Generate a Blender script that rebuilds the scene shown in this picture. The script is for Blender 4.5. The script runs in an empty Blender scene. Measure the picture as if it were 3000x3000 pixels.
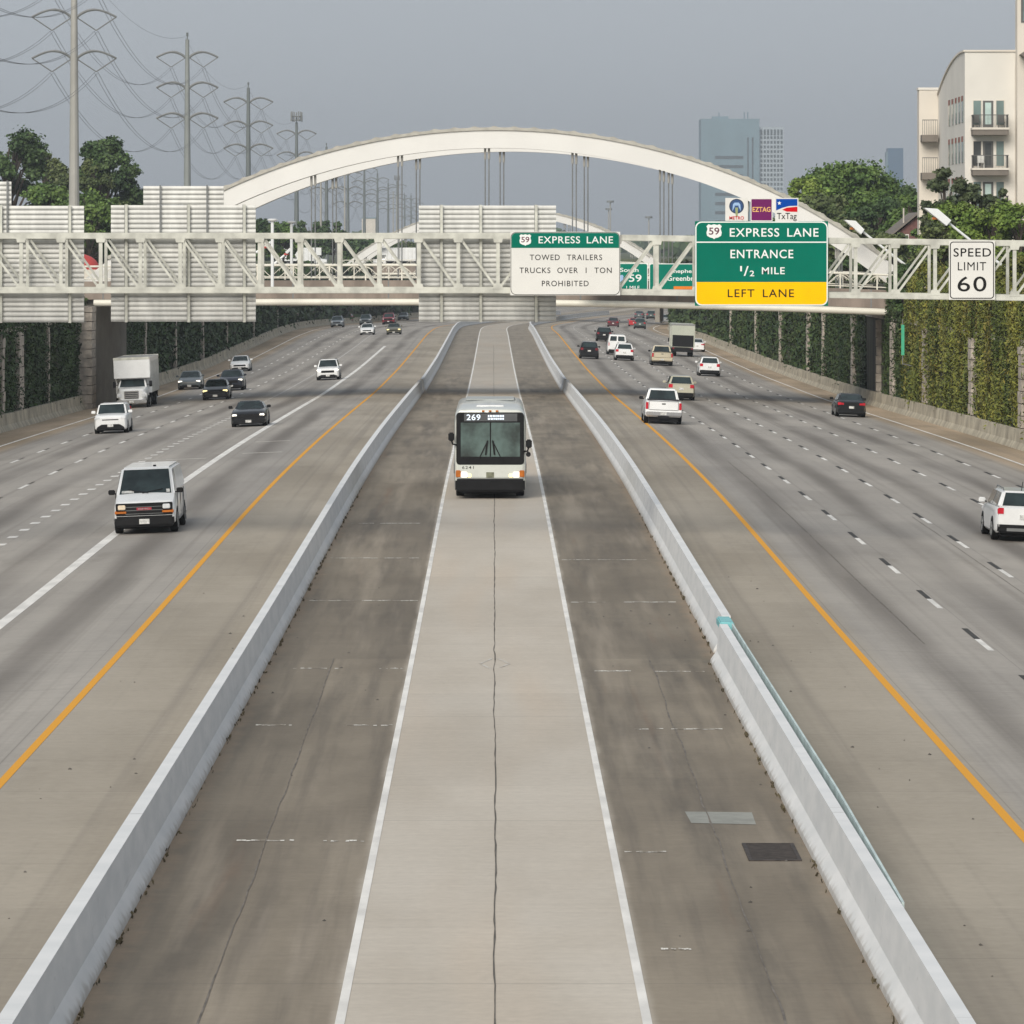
import bpy, bmesh, math, random
import numpy as np
from mathutils import Vector, Matrix
R = math.radians
random.seed(7)
rng = np.random.default_rng(7)
sc = bpy.context.scene
col = sc.collection

# ------------------------------------------------------------------ camera, world, sun, exposure
F, U0, V0, H = 13500.0, 1446.0, 725.0, 9.2        # focal length and horizon in pixels of the 3000 px photograph
cd = bpy.data.cameras.new('camera'); cam = bpy.data.objects.new('camera', cd); col.objects.link(cam)
cd.sensor_width = 36; cd.lens = 36 * F / 3000
cd.shift_x = (1500 - U0) / 3000; cd.shift_y = -(1500 - V0) / 3000
cd.clip_start = 1; cd.clip_end = 20000
cam.location = (0, 0, H); cam.rotation_euler = (R(90), 0, 0)
sc.camera = cam

SUN_EL, SUN_AZ = R(32), R(199)                    # sun behind the camera and to its left, veiled by haze
sun_from = Vector((math.sin(SUN_AZ) * math.cos(SUN_EL), math.cos(SUN_AZ) * math.cos(SUN_EL), math.sin(SUN_EL)))
w = bpy.data.worlds.new('World'); sc.world = w; w.use_nodes = True
wn = w.node_tree
sky = wn.nodes.new('ShaderNodeTexSky'); sky.sky_type = 'NISHITA'; sky.sun_disc = False
sky.sun_elevation = SUN_EL; sky.sun_rotation = SUN_AZ; sky.air_density = 1.0; sky.dust_density = 1.5; sky.ozone_density = 1.0
hs = wn.nodes.new('ShaderNodeHueSaturation'); hs.inputs['Saturation'].default_value = 0.22
bg = wn.nodes['Background']; bg.inputs['Strength'].default_value = 0.095
wn.links.new(sky.outputs[0], hs.inputs['Color'])
veil = wn.nodes.new('ShaderNodeMix'); veil.data_type = 'RGBA'; veil.inputs[0].default_value = 0.72      # even high overcast over the clear sky
veil.inputs[7].default_value = (4.35, 4.82, 5.45, 1)
wn.links.new(hs.outputs[0], veil.inputs[6]); wn.links.new(veil.outputs[2], bg.inputs['Color'])
sl = bpy.data.lights.new('sun', 'SUN'); sl.energy = 3.0; sl.angle = R(34); sl.color = (1.0, 0.935, 0.83)
so = bpy.data.objects.new('sun', sl); col.objects.link(so)
so.rotation_euler = (-sun_from).to_track_quat('-Z', 'Y').to_euler(); so.location = (0, 0, 100)
sc.view_settings.view_transform = 'Standard'; sc.view_settings.look = 'None'
sc.view_settings.exposure = 0.08; sc.view_settings.gamma = 1.0
sc.render.engine = 'CYCLES'
sc.cycles.max_bounces = 6; sc.cycles.volume_bounces = 0; sc.cycles.transparent_max_bounces = 8
sc.cycles.use_denoising = True

# ------------------------------------------------------------------ materials
def lin(r, g, b):
    f = lambda c: (c / 255 / 12.92) if c / 255 <= .04045 else ((c / 255 + .055) / 1.055) ** 2.4
    return (f(r), f(g), f(b))
class NT:
    def __init__(s, m):
        m.use_nodes = True; s.t = m.node_tree; s.p = s.t.nodes['Principled BSDF']
    def n(s, typ, **kw):
        nd = s.t.nodes.new(typ)
        for k, v in kw.items():
            if hasattr(nd, k): setattr(nd, k, v)
            else: nd.inputs[k.replace('_', ' ')].default_value = v
        return nd
    def l(s, a, b): s.t.links.new(a, b)
    def math(s, op, a, b=None, c=None, clamp=False):
        nd = s.t.nodes.new('ShaderNodeMath'); nd.operation = op; nd.use_clamp = clamp
        for i, x in enumerate((a, b, c)):
            if x is None: continue
            if isinstance(x, (int, float)): nd.inputs[i].default_value = x
            else: s.l(x, nd.inputs[i])
        return nd.outputs[0]
    def step(s, x, a, b, y0=0., y1=1.):
        nd = s.t.nodes.new('ShaderNodeMapRange'); nd.interpolation_type = 'SMOOTHSTEP'
        s.l(x, nd.inputs[0])
        for i, v in enumerate((a, b, y0, y1)): nd.inputs[i + 1].default_value = v
        return nd.outputs[0]
    def mix(s, fac, a, b, mode='MIX'):
        nd = s.t.nodes.new('ShaderNodeMix'); nd.data_type = 'RGBA'; nd.blend_type = mode
        for sock, x in ((nd.inputs[0], fac), (nd.inputs[6], a), (nd.inputs[7], b)):
            if isinstance(x, (int, float)): sock.default_value = x
            elif isinstance(x, tuple): sock.default_value = (*x, 1)
            else: s.l(x, sock)
        return nd.outputs[2]
    def vec(s, x, y, z=0.0):
        nd = s.t.nodes.new('ShaderNodeCombineXYZ')
        for i, v in enumerate((x, y, z)):
            if isinstance(v, (int, float)): nd.inputs[i].default_value = v
            else: s.l(v, nd.inputs[i])
        return nd.outputs[0]
    def noise(s, vec, scale=1., detail=4., rough=.55):
        nd = s.n('ShaderNodeTexNoise'); nd.inputs['Scale'].default_value = scale
        nd.inputs['Detail'].default_value = detail; nd.inputs['Roughness'].default_value = rough
        if vec is not None: s.l(vec, nd.inputs['Vector'])
        return nd.outputs[0]
    def coord(s, which='Object'):
        return s.n('ShaderNodeTexCoord').outputs[which]
MATS = {}
def pmat(name, c, rough=.6, metal=0., var=.06, scale=.8, coat=0., streak=None, emit=0., bump=0., spec=None):
    if name in MATS: return MATS[name]
    m = bpy.data.materials.new(name); N = NT(m)
    N.p.inputs['Roughness'].default_value = rough; N.p.inputs['Metallic'].default_value = metal
    if coat: N.p.inputs['Coat Weight'].default_value = coat; N.p.inputs['Coat Roughness'].default_value = .05
    if spec is not None: N.p.inputs['Specular IOR Level'].default_value = spec
    v = N.coord()
    if streak:
        mp = N.n('ShaderNodeMapping'); mp.inputs['Scale'].default_value = streak; N.l(v, mp.inputs[0]); v = mp.outputs[0]
    nz = N.noise(v, scale)
    f = N.step(nz, .3, .7)
    lo = tuple(x * (1 - var * 1.3) for x in c); hi = tuple(min(1, x * (1 + var)) for x in c)
    o = N.mix(f, lo, hi); N.l(o, N.p.inputs['Base Color'])
    if emit:
        N.p.inputs['Emission Color'].default_value = (*c, 1); N.p.inputs['Emission Strength'].default_value = emit
    if bump:
        b = N.n('ShaderNodeBump'); b.inputs['Strength'].default_value = bump; b.inputs['Distance'].default_value = .05
        N.l(N.noise(N.coord(), scale * 6), b.inputs['Height']); N.l(b.outputs[0], N.p.inputs['Normal'])
    MATS[name] = m
    return m
def leafmat(name, dark, light, alt, scale=.35, altmix=.35, drape=1.):
    m = bpy.data.materials.new(name); N = NT(m)
    g = N.n('ShaderNodeNewGeometry')
    mp = N.n('ShaderNodeMapping'); mp.inputs['Scale'].default_value = (1, 1, drape); N.l(N.coord(), mp.inputs[0]); cv = mp.outputs[0]
    nz = N.noise(cv, scale, 3)
    a = N.mix(N.step(nz, .35, .65), dark, light)
    nz2 = N.noise(cv, scale * 2.3, 2)
    a = N.mix(N.math('MULTIPLY', N.step(nz2, .5, .68), altmix), a, alt)
    k = N.math('MULTIPLY_ADD', g.outputs['Random Per Island'], .6, .70)
    a = N.mix(1.0, a, N.vec(k, k, k), 'MULTIPLY')
    N.l(a, N.p.inputs['Base Color']); N.p.inputs['Roughness'].default_value = .55
    N.p.inputs['Specular IOR Level'].default_value = .25
    return m

M_steel = pmat('galvanised_steel', lin(198, 198, 188), .5, .0, .17, 2.2)
M_steeld = pmat('dull_steel', lin(120, 122, 122), .55, .0, .12, 1.5)
M_alu = pmat('sign_back_aluminium', lin(208, 208, 204), .45, .15, .12, 1.6, streak=(1.4, 1, .35))
M_white = pmat('white_arch_paint', (.77, .76, .73), .45, 0, .03, .3)
M_cream = pmat('cream_railing_paint', lin(226, 222, 208), .5, 0, .05, .8)
M_archtrim = pmat('arch_trim', lin(178, 175, 165), .6, 0, .12, 2)
M_fascia = pmat('weathered_fascia_concrete', lin(138, 126, 116), .85, 0, .18, 1.0, streak=(1, 1, .25))
M_stone = pmat('stacked_stone', lin(182, 172, 160), .85, 0, .22, 2.2, bump=.3)
M_deck = pmat('deck_concrete', lin(150, 145, 136), .9, 0, .1, .7)
M_black = pmat('black_plastic', (.009, .009, .010), .55, 0, .2, 3, spec=.2)
M_rubber = pmat('tyre_rubber', (.012, .012, .012), .85, 0, .2, 3, spec=.15)
M_rim = pmat('wheel_rim', (.42, .43, .44), .35, .7, .1, 3)
M_glass = pmat('vehicle_glass', (.022, .034, .036), .07, 0, .35, 1.2, spec=.45)
M_chrome = pmat('bright_metal', (.6, .6, .6), .25, .9, .05, 3)
M_lampon = pmat('lit_headlamp', (1, .95, .84), .2, 0, 0, 1, emit=1.0)
M_lampyel = pmat('lit_fog_lamp', (1, .86, .45), .2, 0, 0, 1, emit=.9)
M_lamp = pmat('clear_lamp', (.72, .74, .76), .15, 0, .1, 6)
M_tail = pmat('red_tail_lamp', (.52, .012, .028), .25, 0, .2, 4)
M_taildim = pmat('dull_tail_lamp', (.2, .02, .03), .25, 0, .2, 4)
M_amber = pmat('amber_lamp', (.52, .15, .015), .25, 0, .15, 4)
M_plate = pmat('licence_plate', (.62, .62, .6), .5, 0, .25, 8)
M_green = pmat('sign_green', lin(0, 112, 92), .5, 0, .05, .8, spec=.08)
M_green2 = pmat('sign_green_far', lin(0, 120, 100), .5, 0, .05, .8, spec=.08)
M_signw = pmat('sign_white', lin(224, 223, 218), .5, 0, .03, .8, spec=.08)
M_signletter = pmat('sign_letter_white', (.85, .87, .85), .5, 0, .02, 2, spec=.08)
M_yel = pmat('sign_yellow', lin(255, 196, 0), .5, 0, .03, .8, spec=.08)
M_org = pmat('sign_orange', lin(230, 130, 50), .5, 0, .05, .8, spec=.08)
M_ink = pmat('sign_black', (.015, .015, .015), .5, 0, .05, 2, spec=.08)
M_purple = pmat('sign_purple', lin(112, 38, 96), .5, 0, .05, 1, spec=.08)
M_blue = pmat('sign_blue', lin(0, 72, 165), .5, 0, .04, 1, spec=.08)
M_navy = pmat('sign_navy', lin(62, 88, 132), .5, 0, .06, 1, spec=.08)
M_ltblue = pmat('sign_pale_blue', lin(160, 190, 225), .5, 0, .04, 1, spec=.08)
M_red = pmat('sign_red', lin(205, 18, 30), .5, 0, .04, 1, spec=.08)
M_bark = pmat('bark', (.085, .065, .05), .9, 0, .25, 2)
M_brick = pmat('red_brick', lin(116, 80, 76), .85, 0, .15, 3)
M_pole = pmat('pole_steel', lin(168, 166, 160), .5, .1, .08, .3)
M_pole2 = pmat('pole_steel_dark', lin(112, 118, 118), .55, .1, .08, .3)  # darker tone for pole caps and the farther shafts
M_wire = pmat('conductor', (.10, .10, .11), .5, .3, .1, .3)
M_stucco = pmat('pale_stucco', lin(224, 220, 212), .85, 0, .04, .25)
M_stucco2 = pmat('warm_stucco', lin(220, 212, 200), .85, 0, .05, .25)
M_balc = pmat('balcony_grey', lin(120, 112, 104), .7, 0, .08, 1)
M_win = pmat('window_glass', (.16, .22, .21), .12, 0, .2, .6)
M_wind = pmat('window_glass_dark', (.06, .065, .065), .15, 0, .2, .6)
M_door = pmat('door_frame_dark', lin(92, 92, 90), .5, 0, .1, 1)
M_doorglass = pmat('door_glass_pale', lin(185, 205, 200), .2, 0, .1, 1)
M_redtrim = pmat('rust_red_head', lin(150, 90, 78), .7, 0, .1, 1)
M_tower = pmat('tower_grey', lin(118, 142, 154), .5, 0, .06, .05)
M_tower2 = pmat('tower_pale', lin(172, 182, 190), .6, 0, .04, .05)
M_towerwin = pmat('tower_window', (.08, .10, .115), .3, 0, .1, .1)
M_teal = pmat('teal_panel', lin(196, 212, 211), .6, 0, .12, 1.5)
M_tealdk = pmat('teal_end', lin(130, 196, 200), .6, 0, .08, 2)
M_grate = pmat('iron_grate', (.055, .045, .04), .7, .2, .3, 6)
M_patch = pmat('asphalt_patch', lin(146, 147, 141), .9, 0, .1, 2)
M_line = pmat('white_road_paint', (.80, .78, .74), .7, 0, .12, 1.5, streak=(1, .4, 1))
M_blackpaint = pmat('black_road_paint', (.045, .043, .04), .8, 0, .25, 2)
M_joint = pmat('joint_sealant', (.115, .105, .09), .9, 0, .3, 2)
M_weed = pmat('dry_weed', (.085, .07, .04), .9, 0, .3, 6)
M_redroof = pmat('red_roof', lin(196, 74, 68), .6, 0, .08, .5)
M_housebeige = pmat('house_trim', lin(196, 188, 178), .7, 0, .06, 1)
M_lampwhite = pmat('lamp_white', (.82, .84, .84), .4, 0, .02, 1)
def paint(name, c, metal=0., rough=.32): return pmat('paint_' + name, c, rough, metal, .04, 1.5, coat=.6)
P_white = paint('white', (.86, .87, .87)); P_black = pmat('paint_black', (.008, .009, .011), .25, 0, .1, 1.5, coat=.35, spec=.3); P_grey = paint('grey', (.11, .13, .14), .3)
P_dkblue = paint('dark_blue', (.025, .03, .045), .3); P_tan = paint('tan', lin(200, 190, 166), .05); P_champ = paint('champagne', lin(192, 188, 168), .1)
P_red = paint('red', lin(140, 40, 56)); P_maroon = paint('maroon', (.09, .018, .026)); P_silver = paint('silver', (.5, .52, .53), .4)
P_teal = paint('teal', (.07, .10, .10), .2); P_slate = paint('slate', (.22, .25, .28), .3); P_bus = paint('bus_white', (.66, .68, .63)); P_bright = paint('bright_red', lin(190, 40, 45))
P_brown = paint('bronze', (.13, .12, .075), .2)

def concrete_paint(name):
    """white limewashed barrier concrete with grime creeping up from its foot"""
    m = bpy.data.materials.new(name); N = NT(m)
    g = N.coord('Object'); uv = N.coord('UV')
    sx = N.n('ShaderNodeSeparateXYZ'); N.l(uv, sx.inputs[0])
    hgt, d = sx.outputs[0], sx.outputs[1]
    nz = N.noise(N.vec(N.math('MULTIPLY', hgt, 1.2), N.math('MULTIPLY', d, .35)), 2., 5)
    base = N.mix(N.step(nz, .3, .7), (.68, .695, .70), (.78, .785, .785))
    nz2 = N.noise(N.vec(N.math('MULTIPLY', hgt, .6), N.math('MULTIPLY', d, 1.6)), 1.6, 5)
    foot = N.math('SUBTRACT', .16, hgt)
    gr = N.step(N.math('ADD', foot, N.math('MULTIPLY', N.math('SUBTRACT', nz2, .5), .35)), 0., .14)
    base = N.mix(N.math('MULTIPLY', gr, .55), base, (.30, .265, .22))
    scuff = N.step(N.noise(N.vec(N.math('MULTIPLY', hgt, 7.), N.math('MULTIPLY', d, .22)), 1., 5, .65), .60, .74)
    base = N.mix(N.math('MULTIPLY', N.math('MULTIPLY', scuff, N.step(hgt, .75, .4)), .35), base, (.36, .35, .33))
    spots = N.step(N.noise(N.vec(hgt, d), 4., 3), .69, .73)
    base = N.mix(N.math('MULTIPLY', spots, .5), base, (.32, .31, .29))
    seg = N.math('ABSOLUTE', N.math('SUBTRACT', N.math('FRACT', N.math('DIVIDE', d, 9.1)), .5))
    base = N.mix(N.math('MULTIPLY', N.step(seg, .0025, .0012), .18), base, (.22, .2, .18))
    N.l(base, N.p.inputs['Base Color']); N.p.inputs['Roughness'].default_value = .8
    return m
M_barrier = concrete_paint('limewashed_barrier')
def old_concrete(name):
    m = bpy.data.materials.new(name); N = NT(m)
    uv = N.coord('UV'); sx = N.n('ShaderNodeSeparateXYZ'); N.l(uv, sx.inputs[0]); h_, d = sx.outputs[0], sx.outputs[1]
    nz = N.noise(N.vec(N.math('MULTIPLY', h_, .5), N.math('MULTIPLY', d, .5)), 1.5, 5)
    b = N.mix(N.step(nz, .3, .7), lin(150, 142, 126), lin(196, 188, 168))
    st = N.step(N.noise(N.vec(N.math('MULTIPLY', h_, .2), N.math('MULTIPLY', d, 2.2)), 1.2, 4), .56, .75)
    b = N.mix(N.math('MULTIPLY', st, .6), b, lin(96, 86, 72))
    N.l(b, N.p.inputs['Base Color']); N.p.inputs['Roughness'].default_value = .9
    return m
M_oldcon = old_concrete('old_barrier_concrete')

def road_mat(name, sign):
    """carriageway concrete: UV = (metres across, metres along)"""
    m = bpy.data.materials.new(name); N = NT(m)
    uv = N.coord('UV'); sx = N.n('ShaderNodeSeparateXYZ'); N.l(uv, sx.inputs[0])
    x = N.math('ABSOLUTE', sx.outputs[0]); d = sx.outputs[1]
    tine = N.noise(N.vec(N.math('MULTIPLY', x, .4), N.math('MULTIPLY', d, 2.2)), 1.0, 6, .72)
    blot = N.noise(N.vec(N.math('MULTIPLY', x, .16), N.math('MULTIPLY', d, .035)), 1.0, 5)
    lane = N.mix(N.step(blot, .3, .7), lin(150, 145, 139), lin(172, 166, 158))
    sh = N.mix(N.step(blot, .3, .7), lin(147, 138, 124), lin(172, 163, 149))
    outer = 22.6 if sign > 0 else 23.4
    inner = N.step(x, 8.9, 8.2)
    b = N.mix(inner, lane, sh)
    osh = N.mix(N.step(blot, .35, .65), lin(150, 134, 112), lin(186, 166, 142))
    b = N.mix(N.step(x, outer, outer + 1.2), b, osh)
    wob = N.math('MULTIPLY', N.math('SUBTRACT', N.noise(N.vec(0., N.math('MULTIPLY', d, .03)), 1., 2), .5), .9)
    if sign > 0: ph = N.math('DIVIDE', N.math('SUBTRACT', N.math('ADD', x, wob), 8.3), 3.2)
    else: ph = N.math('DIVIDE', N.math('SUBTRACT', N.math('ADD', x, wob), 8.9), 3.3)
    t = N.math('ABSOLUTE', N.math('SUBTRACT', N.math('FRACT', ph), .5))
    oil = N.step(t, .26, .03)
    oil = N.math('MULTIPLY', oil, N.math('MULTIPLY', N.step(x, 8.8, 9.6), N.step(x, outer + .2, outer - .8)))
    pat = N.step(N.noise(N.vec(N.math('MULTIPLY', x, .3), N.math('MULTIPLY', d, .018)), 1., 3), .32, .62, .3, 1.)
    oil = N.math('MULTIPLY', oil, pat)
    b = N.mix(N.math('MULTIPLY', oil, .72), b, lin(98, 92, 86))
    smear = N.step(N.noise(N.vec(N.math('MULTIPLY', x, .45), N.math('MULTIPLY', d, .09)), 1., 4), .58, .74)
    b = N.mix(N.math('MULTIPLY', smear, .28), b, lin(112, 106, 96))
    tyre = N.noise(N.vec(N.math('MULTIPLY', x, 1.9), N.math('MULTIPLY', d, .006)), 1., 3, .6)
    b = N.mix(N.math('MULTIPLY', N.step(tyre, .48, .72), .38), b, lin(118, 112, 105))
    slab = N.math('FRACT', N.math('MULTIPLY', N.math('ADD', N.math('FLOOR', N.math('DIVIDE', d, 9.2)), N.math('MULTIPLY', N.math('FLOOR', N.math('DIVIDE', x, 3.25)), 7.)), .618))
    ks = N.math('MULTIPLY_ADD', slab, .09, .955); b = N.mix(1., b, N.vec(ks, ks, ks), 'MULTIPLY')
    tj = N.step(N.math('ABSOLUTE', N.math('SUBTRACT', N.math('FRACT', N.math('DIVIDE', d, 9.2)), .5)), .004, .0018)
    b = N.mix(N.math('MULTIPLY', tj, .22), b, (.10, .095, .09))
    k = N.math('MULTIPLY_ADD', tine, .26, .87)
    fine = N.math('MULTIPLY_ADD', N.noise(N.vec(N.math('MULTIPLY', x, 2.5), N.math('MULTIPLY', d, 2.5)), 2., 4), .24, .88)
    k = N.math('MULTIPLY', k, fine)
    b = N.mix(1., b, N.vec(k, k, k), 'MULTIPLY')
    # sawn joints along the lanes and across the slabs
    j = N.step(N.math('ABSOLUTE', N.math('SUBTRACT', N.math('FRACT', N.math('DIVIDE', N.math('SUBTRACT', x, 10.1 if sign > 0 else 10.5), 3.2 if sign > 0 else 3.3)), .5)), .006, .002)
    b = N.mix(N.math('MULTIPLY', j, .3), b, (.09, .085, .08))
    N.l(b, N.p.inputs['Base Color']); N.p.inputs['Roughness'].default_value = .82; N.p.inputs['Specular IOR Level'].default_value = .3
    return m
def hov_mat():
    m = bpy.data.materials.new('express_lane_concrete'); N = NT(m)
    uv = N.coord('UV'); sx = N.n('ShaderNodeSeparateXYZ'); N.l(uv, sx.inputs[0])
    xr = sx.outputs[0]; x = N.math('ABSOLUTE', xr); d = sx.outputs[1]
    tine = N.noise(N.vec(N.math('MULTIPLY', xr, .45), N.math('MULTIPLY', d, 3.4)), 1.0, 6, .75)
    blot = N.noise(N.vec(N.math('MULTIPLY', xr, .35), N.math('MULTIPLY', d, .10)), 1.0, 5)
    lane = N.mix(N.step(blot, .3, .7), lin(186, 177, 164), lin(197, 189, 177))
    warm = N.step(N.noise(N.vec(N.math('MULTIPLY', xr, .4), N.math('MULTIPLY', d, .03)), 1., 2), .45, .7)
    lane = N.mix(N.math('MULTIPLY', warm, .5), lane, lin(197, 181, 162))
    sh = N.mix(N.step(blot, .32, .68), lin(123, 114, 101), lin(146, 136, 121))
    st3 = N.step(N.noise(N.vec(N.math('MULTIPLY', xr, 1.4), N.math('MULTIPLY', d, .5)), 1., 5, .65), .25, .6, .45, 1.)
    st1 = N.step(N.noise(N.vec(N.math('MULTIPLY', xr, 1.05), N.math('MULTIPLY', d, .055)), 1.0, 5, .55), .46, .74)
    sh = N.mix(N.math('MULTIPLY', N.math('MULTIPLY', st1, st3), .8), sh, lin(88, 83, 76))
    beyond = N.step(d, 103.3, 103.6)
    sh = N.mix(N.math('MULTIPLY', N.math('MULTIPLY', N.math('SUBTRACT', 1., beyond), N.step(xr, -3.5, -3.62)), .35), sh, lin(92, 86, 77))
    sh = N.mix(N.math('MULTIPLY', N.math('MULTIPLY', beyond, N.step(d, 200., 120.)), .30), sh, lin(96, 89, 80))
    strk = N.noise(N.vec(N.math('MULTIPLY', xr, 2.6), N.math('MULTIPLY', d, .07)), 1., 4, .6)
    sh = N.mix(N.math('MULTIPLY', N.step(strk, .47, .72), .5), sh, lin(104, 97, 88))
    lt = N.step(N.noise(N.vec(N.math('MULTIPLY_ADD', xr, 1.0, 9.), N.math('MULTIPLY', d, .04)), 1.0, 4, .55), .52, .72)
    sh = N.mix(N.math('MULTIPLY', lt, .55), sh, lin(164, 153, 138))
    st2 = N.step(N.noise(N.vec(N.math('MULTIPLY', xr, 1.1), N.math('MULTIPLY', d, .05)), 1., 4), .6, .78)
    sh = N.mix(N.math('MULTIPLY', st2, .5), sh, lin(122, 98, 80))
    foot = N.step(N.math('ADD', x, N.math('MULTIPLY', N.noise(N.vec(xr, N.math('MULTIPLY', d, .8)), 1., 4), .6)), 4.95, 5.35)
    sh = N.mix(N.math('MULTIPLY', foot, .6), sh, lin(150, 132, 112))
    edge = N.math('ADD', x, N.math('MULTIPLY', N.math('SUBTRACT', N.noise(N.vec(xr, N.math('MULTIPLY', d, .25)), 1., 3), .5), .25))
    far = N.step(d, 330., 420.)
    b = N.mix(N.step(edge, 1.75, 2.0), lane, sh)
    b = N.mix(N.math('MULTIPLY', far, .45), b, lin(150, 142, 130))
    slab = N.math('FRACT', N.math('MULTIPLY', N.math('FLOOR', N.math('DIVIDE', N.math('ADD', d, 3.5), 16.5)), .618))
    kk = N.math('MULTIPLY_ADD', slab, .09, .955)
    k = N.math('MULTIPLY', N.math('MULTIPLY_ADD', tine, .26, .87), kk)
    fine = N.math('MULTIPLY_ADD', N.noise(N.vec(N.math('MULTIPLY', xr, 3.), N.math('MULTIPLY', d, 3.)), 2., 4), .24, .88)
    k = N.math('MULTIPLY', k, fine)
    b = N.mix(1., b, N.vec(k, k, k), 'MULTIPLY')
    j = N.step(N.math('ABSOLUTE', N.math('SUBTRACT', N.math('FRACT', N.math('DIVIDE', d, 16.5)), .5)), .0030, .0012)
    b = N.mix(N.math('MULTIPLY', j, .22), b, (.12, .11, .10))
    N.l(b, N.p.inputs['Base Color']); N.p.inputs['Roughness'].default_value = .82; N.p.inputs['Specular IOR Level'].default_value = .3
    return m
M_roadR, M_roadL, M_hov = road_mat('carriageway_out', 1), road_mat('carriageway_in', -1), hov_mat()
def worn(name, c, under, thr=.45):
    m = bpy.data.materials.new(name); N = NT(m)
    f = N.step(N.noise(N.coord(), 3.5, 5, .65), thr - .08, thr + .08)
    N.l(N.mix(f, under, c), N.p.inputs['Base Color']); N.p.inputs['Roughness'].default_value = .8
    return m
M_worn = worn('worn_white_paint', (.8, .78, .72), lin(132, 123, 110), .5)
M_wornL = worn('worn_white_paint_grey', (.6, .585, .56), lin(155, 150, 144), .5)
M_yline = worn('yellow_road_paint', lin(226, 160, 38), lin(190, 142, 70), .3)

# ------------------------------------------------------------------ mesh helpers
class MB:
    def __init__(s): s.v = []; s.f = []; s.uv = {}
    def add(s, vs, fs):
        b = len(s.v); s.v += [tuple(p) for p in vs]; s.f += [tuple(i + b for i in f) for f in fs]; return s
    def box(s, x0, x1, y0, y1, z0, z1):
        return s.add([(x0, y0, z0), (x1, y0, z0), (x1, y1, z0), (x0, y1, z0), (x0, y0, z1), (x1, y0, z1), (x1, y1, z1), (x0, y1, z1)],
                     [(0, 3, 2, 1), (4, 5, 6, 7), (0, 1, 5, 4), (1, 2, 6, 5), (2, 3, 7, 6), (3, 0, 4, 7)])
    def bar(s, p0, p1, w, h=None, up=(0, 0, 1)):
        h = w if h is None else h
        p0, p1 = Vector(p0), Vector(p1); d = (p1 - p0).normalized(); up = Vector(up)
        if abs(d.dot(up)) > .98: up = Vector((0, 1, 0))
        a = d.cross(up).normalized() * (w / 2); b = a.cross(d).normalized() * (h / 2)
        q = [p + sx * a + sy * b for p in (p0, p1) for sx, sy in ((-1, -1), (1, -1), (1, 1), (-1, 1))]
        return s.add(q, [(0, 1, 2, 3), (7, 6, 5, 4), (0, 4, 5, 1), (1, 5, 6, 2), (2, 6, 7, 3), (3, 7, 4, 0)])
    def tube(s, pts, r, n=8, cap=True):
        pts = [Vector(p) for p in pts]; rs = r if isinstance(r, (list, tuple)) else [r] * len(pts)
        vs, fs = [], []
        for i, p in enumerate(pts):
            d = (pts[min(i + 1, len(pts) - 1)] - pts[max(i - 1, 0)]).normalized()
            up = Vector((0, 0, 1)) if abs(d.z) < .95 else Vector((0, 1, 0))
            a = d.cross(up).normalized(); b = a.cross(d)
            for k in range(n):
                t = 2 * math.pi * k / n; vs.append(p + rs[i] * (math.cos(t) * a + math.sin(t) * b))
        for i in range(len(pts) - 1):
            for k in range(n):
                fs.append((i * n + k, i * n + (k + 1) % n, (i + 1) * n + (k + 1) % n, (i + 1) * n + k))
        if cap: fs += [tuple(range(n))[::-1], tuple(range((len(pts) - 1) * n, len(pts) * n))]
        return s.add(vs, fs)
    def prism(s, poly, y0, y1):
        """polygon in x,z extruded along y"""
        n = len(poly)
        return s.add([(x, y0, z) for x, z in poly] + [(x, y1, z) for x, z in poly],
                     [tuple(range(n)), tuple(range(2 * n - 1, n - 1, -1))] + [(i, i + n, (i + 1) % n + n, (i + 1) % n) for i in range(n)])
    def prismx(s, poly, x0, x1):
        """polygon in y,z extruded along x"""
        n = len(poly)
        return s.add([(x0, y, z) for y, z in poly] + [(x1, y, z) for y, z in poly],
                     [tuple(range(n)), tuple(range(2 * n - 1, n - 1, -1))] + [(i, (i + 1) % n, (i + 1) % n + n, i + n) for i in range(n)])
    def loft(s, rings, cap=True):
        n = len(rings[0]); vs = [p for r_ in rings for p in r_]; fs = []
        for i in range(len(rings) - 1):
            for k in range(n): fs.append((i * n + k, i * n + (k + 1) % n, (i + 1) * n + (k + 1) % n, (i + 1) * n + k))
        if cap: fs += [tuple(range(n))[::-1], tuple(range((len(rings) - 1) * n, len(rings) * n))]
        return s.add(vs, fs)
    def cyl(s, c, r, half, axis='x', n=20):
        c = Vector(c); a = {'x': Vector((1, 0, 0)), 'y': Vector((0, 1, 0)), 'z': Vector((0, 0, 1))}[axis]
        return s.tube([c - a * half, c + a * half], r, n)
    def build(s, name, mat, parent=None, bevel=0., smooth=False, seg=2, fix=True):
        me = bpy.data.meshes.new(name); me.from_pydata(s.v, [], s.f)
        bm = bmesh.new(); bm.from_mesh(me)
        if fix: bmesh.ops.recalc_face_normals(bm, faces=bm.faces)
        if bevel:
            es = [e for e in bm.edges if len(e.link_faces) == 2 and e.calc_face_angle(0) > R(25)]
            bmesh.ops.bevel(bm, geom=es, offset=bevel, segments=seg, affect='EDGES', clamp_overlap=True)
        bm.to_mesh(me); bm.free()
        if smooth or bevel:
            for p in me.polygons: p.use_smooth = True
            me.set_sharp_from_angle(angle=R(38))
        me.materials.append(mat)
        o = bpy.data.objects.new(name, me); col.objects.link(o)
        if parent is not None: o.parent = parent
        return o
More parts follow.
